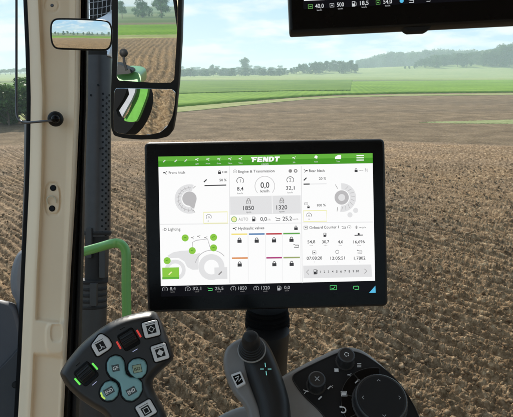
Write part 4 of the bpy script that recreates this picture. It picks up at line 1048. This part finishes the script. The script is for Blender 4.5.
    for (sec, nm, lv), (mb, mat, lvl) in G.items():
        if not mb.v: continue
        nn = sec if lv == 1 or (sec == 'header_bar' and nm == 'screen_green') else sec+{'screen_ink': '_lettering'}.get(nm, '_'+nm.replace('screen_', '')+'_print')
        mb.build(nn, mat, scr, sm=False)
    # post with bellows below
    fp = Fr(267, 330, .735, 0, 0, 0); kp = .735/FPX; ax = CU.copy(); c0 = rt.matrix_world.inverted() if False else f.I
    def ring(y0, prof, name, mat, n=40):
        b_ = MB(); c = f.I @ P(267.4, y0, .735); axl = f.I.to_3x3() @ Vector((0, 0, 1)); return b_.lathe(c, [(r_*kp, h_*kp) for r_, h_ in prof], n, axl).build(name, mat, rt)
    prof = []
    for j, r_ in enumerate((20.5, 21.5, 22.2, 22.4)):
        b0 = -j*5.2; prof += [(r_-2, -b0*0+18-j*5.2), (r_, 17-j*5.2), (r_, 14.6-j*5.2), (r_-2, 13.4-j*5.2)]
    ring(324, prof[::-1], 'bellows', SEAL)
    ring(415, [(17, -90), (18, 0), (19, 60), (20.5, 88), (20.8, 92)], 'post', LEV)
terminal()

# ------------------------------------------------------------------ ceiling display
def roof_display():
    D = .62; f = Fr(400, 10, D, 0, -3, 2.8); k = D/FPX
    rt = empty('ceiling_display', f.M, 'black display hanging at the top right, only its lower edge in view', 'display')
    a = f.q(290.2, 32.2); a2 = f.q(640, 15); x0, y0 = a; w = .335; hh = .20
    rect = [(x0, y0), (x0+w, y0), (x0+w, y0+hh), (x0, y0+hh)]
    MB().loft(round_corners(rect, .004, 6), [(.010, -.03), (.001, -.027), (0, -.018), (0, -.003), (.0006, -.001), (.0018, 0)]).build('housing', BLK, rt)
    MB().loft(round_corners(rect, .004, 6), [(.0024, 0), (.0024, .0004), (.0028, .0007)]).build('cover_glass', GLS, rt)
    s0 = f.q(303.5, 9.2, .001); hs = .001; e = .00012
    sc = MB().loft([(s0[0], s0[1]), (x0+w-.015, s0[1]), (x0+w-.015, y0+hh-.015), (s0[0], y0+hh-.015)], [(0, .0006), (0, hs)]).build('screen', E_D, rt)
    W_ = MB(); c = f.q(304, 1.0, hs); W_.flat([(c[0], c[1]), (c[0]+.03, c[1]), (c[0]+.03, y0+hh-.016), (c[0], y0+hh-.016)], hs+e); W_.build('menu_panel', E_W, sc, sm=False)
    w2 = MB(); w2.flat([(c[0]+.031, c[1]+.006), (x0+w-.016, c[1]+.006), (x0+w-.016, y0+hh-.016), (c[0]+.031, y0+hh-.016)], hs+e); w2.build('camera_view', E_G, sc, sm=False)
    b_ = MB(); q = lambda x, y: f.q(x, y, hs); h = hs+2*e
    for t, x, y, w_ in (('40,0', 319.4, 6.0, 8.6), ('500', 340.4, 4.6, 7), ('18,5', 364.2, 3.0, 8.6), ('54,0', 387.6, 1.6, 8.6)):
        put_text(b_, t, q(x, y), 4*k, w_*k, h, 0, .01); put_text(b_, 'km/h', q(x, y+4.2), 1.3*k, 5*k, h)
    square_icon(b_, q(331.9, 5.4), 4.4*k, h); pump(b_, q(354, 4.0), 5.2*k, h); field_icon(b_, q(411, 1.0), 5*k, h); field_icon(b_, q(428, .2), 4*k, h); b_.build('status_text', emit('status_text_white', (.62, .64, .66)), sc, sm=False)
    b_ = MB(); square_icon(b_, q(310.4, 6.7), 4.8*k, h); square_icon(b_, q(378, 2.6), 4.4*k, h); b_.build('status_icon', E_FG, sc, sm=False)
    b_ = MB(); b_.flat(circ(q(401.6, 1), 2*k), h); b_.build('status_icon', E_CY, sc, sm=False)
    T_ = [(403, 24), (433.5, 24), (431, 28), (427, 30.2), (410, 30.9), (406.5, 29)]
    MB().slab(round_corners(f.pts(T_), .001), -.016, -.004, .001).build('release_tab', BLKM, rt)
roof_display()

# ------------------------------------------------------------------ multi-function joystick
def joystick():
    D = .52; f = Fr(116, 365, D, 8, 12, 0); k = D/FPX
    rt = empty('joystick', f.M, 'wide dark grey joystick head with teal and grey buttons, left of the terminal', 'joystick')
    out_ = [(56.8, 376), (60, 367.5), (67.5, 357), (81, 342), (100, 327), (117.4, 318), (134, 313), (148, 310.6), (154.5, 311.6), (158.5, 317), (164.8, 331), (172.4, 352), (173, 359), (169.5, 364), (160, 372.5), (154, 379), (151.8, 384.5), (153.5, 392), (159, 402), (165, 415), (170, 440), (171, 470), (126, 478), (112, 440), (103, 419), (89, 409.5), (75, 399.5), (63.5, 388)]
    P2 = catmull(f.pts(out_), 6)
    prof = [(.005, -.0235), (.0015, -.021), (0, -.016), (.0003, -.013), (.0012, -.009), (.0028, -.0055), (.0042, -.0032), (.0056, -.0015), (.0068, -.0004), (.0076, 0)]
    MB().dome(P2, prof).build('head', ANT, rt, ang=50)
    # silver-grey outer shell along the upper left rim
    def press(ps, name, mat, h0=-.001, h1=.0024, r=.0022, b=.0011, parent=rt):
        return MB().loft(round_corners(f.pts(ps, h1), r, 5), [(-.0001, h0), (0, h1-b), (b*.35, h1-b*.25), (b, h1)]).build(name, mat, parent)
    def surround(ps, g=1.3):
        pp = round_corners(f.pts(ps, .0), .0026, 5); pp = inset(ccw(pp), -g*k)
        return MB().loft(pp, [(0, -.001), (0, .0002), (.0005, .0005)]).build('button_surround', GLS, rt)
    def rs(cx_, cy_, w, h_, rot):
        c, s_ = math.cos(R(rot)), math.sin(R(rot)); o = []
        for a, b in ((-w, -h_), (w, -h_), (w, h_), (-w, h_)): o.append((cx_+a*c-b*s_, cy_+a*s_+b*c))
        return o
    def glyph_button(ps, c, rot, kind):
        surround(ps); bt = press(ps, 'button', LGB)
        b_ = MB(); b_.flat(f.pts(rs(c[0], c[1], 4.4, 4.3, rot), .0024), .00252); b_.build('icon', BLK, bt, sm=False)
        b_ = MB(); 
        if kind == 'diamond': b_.band(f.pts(rs(c[0], c[1], 2.1, 2.1, rot+45), .0024), 1.0*k, .0026, True)
        elif kind == 'solid': b_.flat(f.pts(rs(c[0], c[1], 2.5, 2.5, rot+45), .0024), .0026)
        elif kind == 'square': b_.band(f.pts(rs(c[0], c[1], 2.6, 2.6, rot), .0024), .9*k, .0026, True)
        else:
            q = lambda a, b: (c[0]+a*math.cos(R(rot))-b*math.sin(R(rot)), c[1]+a*math.sin(R(rot))+b*math.cos(R(rot)))
            b_.band(f.pts([q(-3, 2.6), q(0, 2.2), q(0, -2.4)], .0024), .8*k, .0026); b_.band(f.pts([q(0, 0.5), q(3, 2.6)], .0024), .8*k, .0026)
        b_.build('symbol', LGB, bt, sm=False)
        b_ = MB(); q = lambda a, b: (c[0]+a*math.cos(R(rot))-b*math.sin(R(rot)), c[1]+a*math.sin(R(rot))+b*math.cos(R(rot)))
        b_.band(f.pts([q(-5.2, -5.8), q(5.2, -5.8)], .0024), .5*k, .0026); b_.build('line_mark', BLK, bt, sm=False)
    glyph_button([(90.8, 345.6), (99, 334.6), (102, 334.2), (108.4, 338.2), (112.3, 345.2), (109.2, 349.2), (97.2, 357)], (100.9, 346.2), -28, 'arrow')
    glyph_button(rs(151, 329, 8.0, 8.0, -14), (151.4, 329.2), -14, 'diamond')
    glyph_button(rs(160, 352.4, 7.8, 8.2, -17), (160.3, 352.6), -17, 'solid')
    glyph_button(rs(146, 409.8, 8.6, 7.8, -30), (146.3, 410.4), -30, 'square')
    # teal buttons
    dumb = [(106.5, 363), (109.5, 357.6), (115, 355.4), (120.5, 356.6), (124, 361.5), (124.6, 368), (125.6, 374), (130, 377.4), (137, 378), (141.6, 382.5), (142.2, 390), (138.6, 397), (132.4, 401.2), (126, 400.4), (122, 396), (121, 389.6), (119.6, 383.4), (115.6, 379.6), (110.4, 377), (106.8, 371)]
    surround(dumb, 1.5); dm = press(dumb, 'rocker_button', TEAL, h1=.003, r=.0012, b=.0019)
    t1 = [(128.4, 363.5), (133, 359.4), (139, 358.4), (144.6, 360.4), (146.8, 366), (146, 373), (141.6, 378), (136, 378.6), (130.6, 374.6), (127.8, 369.4)]
    t2 = [(100.6, 388.4), (104.6, 382.6), (110.6, 380.6), (116.2, 383.2), (118.6, 389), (117.4, 395.6), (112.6, 400.4), (106, 401), (101.4, 398), (99.6, 393.2)]
    surround(t1, 1.5); b1 = press(t1, 'round_button', TEAL, h1=.0032, r=.0012, b=.0019); surround(t2, 1.5); b2 = press(t2, 'round_button', TEAL, h1=.0032, r=.0012, b=.0019)
    MB().flat(f.pts(rs(137.2, 368.6, 4.3, 3.9, -12), .0032), .0033).build('lcd', plastic('lcd_green', (.30, .36, .24), .3, gs=0), b1, sm=False)
    b_ = MB(); b_.band(f.pts(rs(137.2, 368.6, 4.3, 3.9, -12), .0032), .5*k, .00345, True); put_text(b_, 'ISO', f.q(137.2, 368.8, .0032), 3.0*k, 5.6*k, .00345, R(12)); b_.build('lettering', BLK, b1, sm=False)
    for c, s_, rot, par, w in (((115.6, 368), 'GF', 12, dm, 5.6), ((131.4, 391), 'END', 30, dm, 7.6), ((109, 391), 'END', 30, b2, 7.6)):
        hb = .0030 if par is dm else .0032
        MB().flat(f.pts(rs(c[0], c[1], w*.66, 3.4, -rot), hb), hb+.0001).build('icon_field', ICF, par, sm=False)
        b_ = MB(); put_text(b_, s_, f.q(c[0], c[1], hb), 3.3*k, w*k, hb+.00022, R(rot), .02); b_.build('lettering', WHT, par, sm=False)
    MB().band(f.pts([(100.9, 392.4), (102.2, 396.4), (105, 398.8)], .0033), 1.6*k, .0034).build('light_bar', L_Y, b2, sm=False)
    # thumb wheels
    def wheel(c, rot, led, w=8.4, hh=8.8):
        ps = rs(c[0], c[1], w+1.2, hh+1.0, rot); MB().loft(round_corners(f.pts(ps), .003, 5), [(0, -.0012), (0, .0003), (.0006, .0007)]).build('wheel_well', GLS, rt)
        # ribbed drum lying across
        o = f.q(*c); a = -R(rot); ux = Vector((math.cos(a), math.sin(a), 0)); vy = Vector((-math.sin(a), math.cos(a), 0)); r_ = 8.8*k
        n = 96; V = []; F = []; W_ = [(-7.6, .88), (-7.0, 1.0), (7.0, 1.0), (7.6, .88)]
        for xx, rk in W_:
            for i in range(n):
                t = 2*math.pi*i/n; rr_ = r_*rk*(1.0 if (i // 3) % 2 else .90); V.append(Vector((o[0], o[1], -.0050))+ux*xx*k+vy*math.cos(t)*rr_+Vector((0, 0, 1))*math.sin(t)*rr_*1.15)
        for j in range(3):
            for i in range(n): F.append((j*n+i, j*n+(i+1) % n, (j+1)*n+(i+1) % n, (j+1)*n+i))
        F += [tuple(range(n)), tuple(3*n+i for i in range(n))[::-1]]
        b_ = MB(); b_.v = [tuple(v) for v in V]; b_.f = F; b_.build('thumb_wheel', RUB, rt, ang=25, recalc=True)
        q = lambda p, t: (c[0]+p*math.cos(R(rot))-t*math.sin(R(rot)), c[1]+p*math.sin(R(rot))+t*math.cos(R(rot)))
        for sgn in (-1, 1):
            b_ = MB(); b_.slab(round_corners(f.pts([q(sgn*11.6-.95, -4.2), q(sgn*11.6+.95, -4.2), q(sgn*11.6+.95, 4.2), q(sgn*11.6-.95, 4.2)]), .0006), -.0005, .0007, .0003); b_.build('light_bar', led, rt)
            b_ = MB(); b_.slab(f.pts([q(-2.8, sgn*12.6-.3), (q(2.8, sgn*12.6-.3)), q(2.8, sgn*12.6+.3), q(-2.8, sgn*12.6+.3)]), -.0003, .0003, 0); b_.build('line_mark', L_W if sgn > 0 else GLS, rt, sm=False)
    wheel((86.2, 373.8), -41, L_G); wheel((128.8, 339.3), -30, L_R, 8.0, 8.6)
    # the stem runs down from the head
    MB().tube([f.I @ P(142, 450, D+.03), f.I @ P(140, 520, D+.04), f.I @ P(136, 640, D+.05)], [.018, .020, .026], 20).build('stem', BLKM, rt)
joystick()

# ------------------------------------------------------------------ cross-gate lever
def lever():
    D = .56; f = Fr(255, 375, D, -6, 26, 0); k = D/FPX
    rt = empty('lever', f.M, 'dark curved lever with ribbed thumb knob, standing below the terminal', 'lever')
    body = [(238, 341), (242, 335), (249, 332), (257, 332.4), (263.5, 336.5), (268.8, 344), (273.4, 353.5), (279, 367.4), (283.8, 381.5), (287.6, 395), (289.8, 410), (291, 440), (292, 500), (258, 500), (257.5, 440), (255, 410), (250, 393), (243.5, 375), (239, 359)]
    grey = [(223.6, 348), (227, 343), (234, 338), (243, 336), (247, 352), (249, 376), (256, 396), (262, 412), (266, 440), (266, 500), (247, 500), (247.5, 440), (246, 414), (241, 403), (232.5, 393), (225, 378), (221.4, 363), (221.8, 354)]
    MB().dome(catmull(f.pts(grey), 5), [(.006, -.045), (.001, -.030), (0, -.014), (.0008, -.009), (.0026, -.0060), (.0045, -.0048)]).build('side_grip', SGR, rt, ang=50)
    MB().dome(catmull(f.pts(body), 5), [(.009, -.050), (.002, -.034), (0, -.018), (.0005, -.012), (.0016, -.0085), (.0032, -.0058), (.005, -.0038), (.0075, -.0020), (.010, -.0009), (.0125, -.0003), (.015, 0)]).build('grip', LEV, rt, ang=50)
    # knob
    c = f.q(251.6, 349.5, .001); axl = Vector((.04, .30, 1)).normalized()
    MB().lathe((*c, -.0005), [(14.6*k, 0), (14.4*k, .0012), (13.9*k, .0016)], 48, axl).build('knob_ring', MID, rt)
    prof = [(13.4*k, 0)]
    for j in range(4): r0 = (13.2-j*1.1)*k; prof += [(r0, .0028+j*.0028), (r0, .0040+j*.0028), (r0-.9*k, .0046+j*.0028)]
    prof += [(9.2*k, .0150), (9.0*k, .0200), (8.2*k, .0245), (6.4*k, .0275), (3.4*k, .0290), (.001*k, .0294)]
    MB().lathe((*c, .0006), prof, 48, axl).build('thumb_knob', RUB, rt, ang=30)
    # square button with symbol
    ps = [(230.6, 374.6), (240.6, 371.0), (245.6, 383.0), (236.6, 388.0)]
    hb = .0012
    bt = MB().loft(round_corners(f.pts(ps, hb), .0014), [(-.0002, -.012), (0, hb-.0004), (.0005, hb)]).build('square_button', LGB, rt)
    b_ = MB(); b_.flat(f.pts([(232.7, 376.2), (239.8, 373.6), (243.3, 381.9), (237.3, 385.4)], hb), hb+.0001); b_.build('icon', GLS, bt, sm=False)
    b_ = MB(); b_.band(f.pts([(235.6, 382), (238.6, 377.4), (238.8, 381.6), (241.4, 378)], hb), .9*k, hb+.0002); b_.band(f.pts([(235.2, 377.6), (239, 376)], hb), .8*k, hb+.0002); b_.build('symbol', WHT, bt, sm=False)
    b_ = MB()
    for dx, dy in ((1, 0), (-1, 0), (0, 1), (0, -1)):
        b_.band(f.pts([(265.8+dx*2.0+dy*.2, 369+dy*2.0), (265.8+dx*5.6+dy*.8, 369+dy*6.2)], .0003), .75*k, .0004)
    b_.build('cross_mark', L_T, rt, sm=False)
    MB().tube([f.I @ P(271, 470, D+.04), f.I @ P(272, 640, D+.05)], [.020, .026], 18).build('stem', BLKM, rt)
lever()

# ------------------------------------------------------------------ console and armrest
def console():
    D = .60; f = Fr(350, 385, D, 0, 44, 0); k = D/FPX
    rt = empty('control_console', f.M, 'grey console with black inlay, two small knobs and a large round dial', 'console')
    out_ = [(276, 380), (283, 372.5), (300, 363), (320, 353), (337, 345.8), (350, 344.2), (364, 348), (379, 359), (392, 371), (403.5, 383.5), (412, 397), (419, 409), (427, 424), (444, 465), (452, 520), (300, 520), (290, 460), (282, 415)]
    P2 = catmull(f.pts(out_), 5)
    MB().dome(P2, [(.012, -.075), (.002, -.06), (0, -.012), (.0006, -.007), (.0022, -.003), (.0048, -.0006), (.008, 0)]).build('shell', MID, rt, ang=50)
    inl = [(293, 376.5), (299, 371.5), (318, 362), (338, 353.2), (350, 351.4), (362, 354.2), (374, 361.5), (390, 374), (402, 387), (411, 401), (418, 415), (432, 452), (436, 500), (345, 500), (336, 440), (322, 414), (305, 397), (294.5, 383)]
    I2 = catmull(f.pts(inl), 5)
    MB().loft(I2, [(-.0008, -.0005), (-.0004, .0006), (0, .0009), (.0012, .0004)]).build('inlay', BLKM, rt, ang=50)
    b_ = MB(); b_.band(I2, .0006, .0011, True); b_.build('inlay_rim', DKG, rt)
    def knob(c, r_, hgt_, ang):
        q_ = f.q(c[0], c[1], hgt_); r_ = r_*k
        kb = MB().lathe((*q_, 0), [(r_*1.12, 0), (r_*1.12, .0012), (r_*.94, .0016), (r_*.96, hgt_*.55), (r_*1.0, hgt_*.8), (r_*.95, hgt_*.95), (r_*.8, hgt_)], 64, None, 1, .03).build('knob', KNB, rt, ang=40)
        bb = MB(); h_ = hgt_+.0002; X = lambda a, b: (q_[0]+a*k, q_[1]+b*k)
        if ang: 
            for t in range(5): a0 = t*72; bb.band([X(2.2*math.cos(R(a0+10)), 2.2*math.sin(R(a0+10))), X(2.2*math.cos(R(a0+60)), 2.2*math.sin(R(a0+60)))], .8*k, h_)
        else: bb.band([X(-2, -2.2), X(2.2, 2.2)], .8*k, h_); bb.band([X(-2, 2.2), X(0, 0), X(2.2, -2.2)], .8*k, h_)
        bb.build('symbol', WHT if ang else GPR, kb, sm=False)
    knob((346.6, 354.4), 9.0, .017, True); knob((317, 378.6), 9.0, .017, False)
    # arc panel of keys left of the dial
    cd = f.q(379, 395.5, .012); cb = f.q(379, 404, .0)
    b_ = MB(); V = []
    A = np.linspace(80, 250, 40); r0, r1 = 26*k, 37.5*k
    ring = [(cb[0]+r1*math.cos(R(a)), cb[1]+r1*1.0*math.sin(R(a))) for a in A]+[(cb[0]+r0*math.cos(R(a)), cb[1]+r0*math.sin(R(a))) for a in A[::-1]]
    b_.loft(ring, [(-.0004, .0), (0, .0022), (.0006, .0026)]); b_.build('key_panel', GLS, rt)
    b_ = MB()
    for a in (125, 165, 205): b_.band([(cb[0]+r_*math.cos(R(a)), cb[1]+r_*math.sin(R(a))) for r_ in (r0, r1)], .7*k, .0028)
    b_.band([(cb[0]+(r1-.3*k)*math.cos(R(a)), cb[1]+(r1-.3*k)*math.sin(R(a))) for a in A], .6*k, .0028); b_.build('key_gap', DKG, rt, sm=False)
    # dial
    rd = 25.5*k
    MB().lathe((*cb, 0), [(rd*1.07, 0), (rd*1.07, .0025), (rd*1.0, .0032), (rd*.985, .004), (rd*1.0, .0055), (rd*1.0, .0125), (rd*.975, .0142), (rd*.93, .0150), (rd*.90, .0146), (rd*.88, .0146)], 96, None, 1, .012).build('dial', KNB, rt, ang=40)
    MB().lathe((*cb, .0), [(rd*.885, .010), (rd*.885, .0150), (rd*.86, .0154)], 96).build('dial_face', BLKM, rt)
    b_ = MB(); hd = .0156; X = lambda a, b: (cb[0]+a*k, cb[1]+b*k)
    for a0 in (0, 90, 180, 270):
        c, s_ = math.cos(R(a0)), math.sin(R(a0)); b_.band([X((16.8)*c-1.6*s_, 16.8*s_+1.6*c), X(18.4*c, 18.4*s_), X(16.8*c+1.6*s_, 16.8*s_-1.6*c)], .6*k, hd)
    b_.build('arrow_mark', GPR, rt, sm=False)
    # white printed signs
    b_ = MB(); q = lambda x, y, h=.0012: f.q(x, y, h)
    def im(fn, x, y, s_, h=.0012, *a): fn(b_, q(x, y, h), s_*k, h, *a)
    im(square_icon, 336.4, 370, 4.4); b_.flat(f.pts([(335, 368.8), (338, 368.8), (338, 371.4), (335, 371.4)], .0012), .0013)
    for i in range(3): b_.band(f.pts([(357.2, 363.6+i*1.6), (361.2, 363.6+i*1.6)], .0012), .8*k, .0013)
    im(arrowi, 349.6, 374.8, 4.4, .0012, 1); im(arrowi, 305.8, 391.2, 5.4, .0012, -1); im(pen, 329.6, 387.2, 4.4); im(arrowi, 331.6, 386.4, 3.4, .0012, 1); im(pen, 320.4, 397.6, 4.6)
    b_.build('sign', WHT, rt, sm=False)
    b_ = MB(); im(square_icon, 344, 393.6, 6, .0029); b_.flat(f.pts([(341.8, 392.2), (346, 392.2), (346, 395.2), (341.8, 395.2)], .0029), .0030)
    c = q(343, 409.8, .0029); b_.band([(c[0]+2.6*k*math.cos(R(a)), c[1]+2.8*k*math.sin(R(a))) for a in range(-140, 131, 20)], 1.2*k, .0030); b_.band([(c[0]-3*k, c[1]+3*k), (c[0]-.5*k, c[1]+3*k)], 1.6*k, .0030)
    im(pen, 356.6, 381.6, 3.8, .0029); im(gauge, 358.6, 380.6, 3, .0029, 'o')
    b_.build('key_sign', WHT, rt, sm=False)
    # armrest carrying the levers
    f2 = Fr(232, 440, .64, 0, 40, 0)
    a = empty('armrest', f2.M, 'grey armrest surface at the bottom edge between joystick and lever', 'armrest')
    ps = [(205, 428), (213, 417.5), (222, 411), (232, 406.5), (242, 403.5), (252, 404), (275, 410), (300, 440), (320, 520), (300, 620), (120, 620), (110, 520), (180, 455)]
    MB().dome(catmull(f2.pts(ps), 5), [(.01, -.07), (.001, -.05), (0, -.012), (.0012, -.006), (.0045, -.002), (.009, 0)]).build('cushion', MID, a, ang=50)
console()

# ------------------------------------------------------------------ dashboard, lower left
def dash():
    f = Fr(0, 350, .95, 12, 12, 0)
    rt = empty('dashboard', f.M, 'blue-grey dashboard and column cover in the lower left corner', 'dashboard')
    hood = [(6.6, 279), (8.2, 266), (12, 255), (17, 248.6), (25, 245.5), (32, 246), (34, 330), (14, 330), (12.8, 304), (8, 292)]
    MB().dome(catmull(f.pts(hood), 5), [(.015, -.08), (.002, -.06), (0, -.03), (.003, -.018), (.009, -.009), (.016, -.005)]).build('hood', DSH2, rt, ang=60)
    cov = [(-60, 292), (-20, 296), (0, 299.5), (9, 302), (15, 308), (19, 322), (24, 345), (30, 380), (30, 560), (-60, 560)]
    MB().loft(round_corners(f.pts(cov), .02), [(.0, -.05), (0, -.008), (.002, -.003), (.006, 0)]).build('column_cover', DSH, rt, ang=50)
    lo = [(-60, 402), (-20, 384), (0, 367.5), (12, 355), (19.5, 346), (32, 338), (34, 560), (-60, 560)]
    MB().loft(round_corners(f.pts(lo), .01), [(.0, -.02), (0, .004), (.0015, .008), (.004, .010)]).build('lower_cover', plastic('dark_blue_grey', (.020, .021, .026), .5), rt, ang=50)
    c = f.q(15.4, 384.6, .010); MB().lathe((*c, .009), [(.0055, 0), (.0055, .003), (.0045, .0045)], 24).build('push_knob', BLK, rt)
dash()

# ------------------------------------------------------------------ unseen cab roof, added to darken sky reflections on the controls
def roof():
    r = empty('unseen_cab_roof', Vector((.35, -.25, H+.46)), 'unseen cab roof with beige lining, added to darken sky reflections and bounce light', 'roof')
    ps = round_corners([(-.80, -1.15), (1.1, -1.15), (1.1, 1.15), (-.80, 1.15)], .15, 6)
    MB().loft(ps, [(.0, .0), (0, .10), (.03, .14), (.10, .16)]).build('roof_shell', ANT, r)
    MB().loft(inset(ccw(ps), .03), [(.02, -.012), (0, -.004), (0, .0)]).build('lining', plastic('beige_bounce_lining', (.55, .49, .40), .8, gs=0), r)  # lining kept pale so it bounces warm light onto the controls
roof()

# ------------------------------------------------------------------ haze
def haze():
    bpy.context.view_layer.update()
    TOP = 1+max((o.matrix_world @ Vector(c)).z for o in bpy.data.objects if o.type == 'MESH' for c in o.bound_box); print('haze top', TOP)
    b_ = MB(); b_.box((-2600, -700, -3), (2600, 2600, TOP)); 
    me_o = b_.build('haze', None, None, sm=False)
    m = bpy.data.materials.new('haze_air'); m.use_nodes = True; t = m.node_tree; t.nodes.clear()
    o = t.nodes.new('ShaderNodeOutputMaterial'); v = t.nodes.new('ShaderNodeVolumePrincipled')
    v.inputs['Color'].default_value = (.78, .93, .97, 1); v.inputs['Density'].default_value = .00108; v.inputs['Anisotropy'].default_value = .1
    t.links.new(v.outputs[0], o.inputs['Volume']); me_o.data.materials.append(m); tag(me_o, 'pale haze lying over the far fields and woods', None, None, 'stuff')
haze()
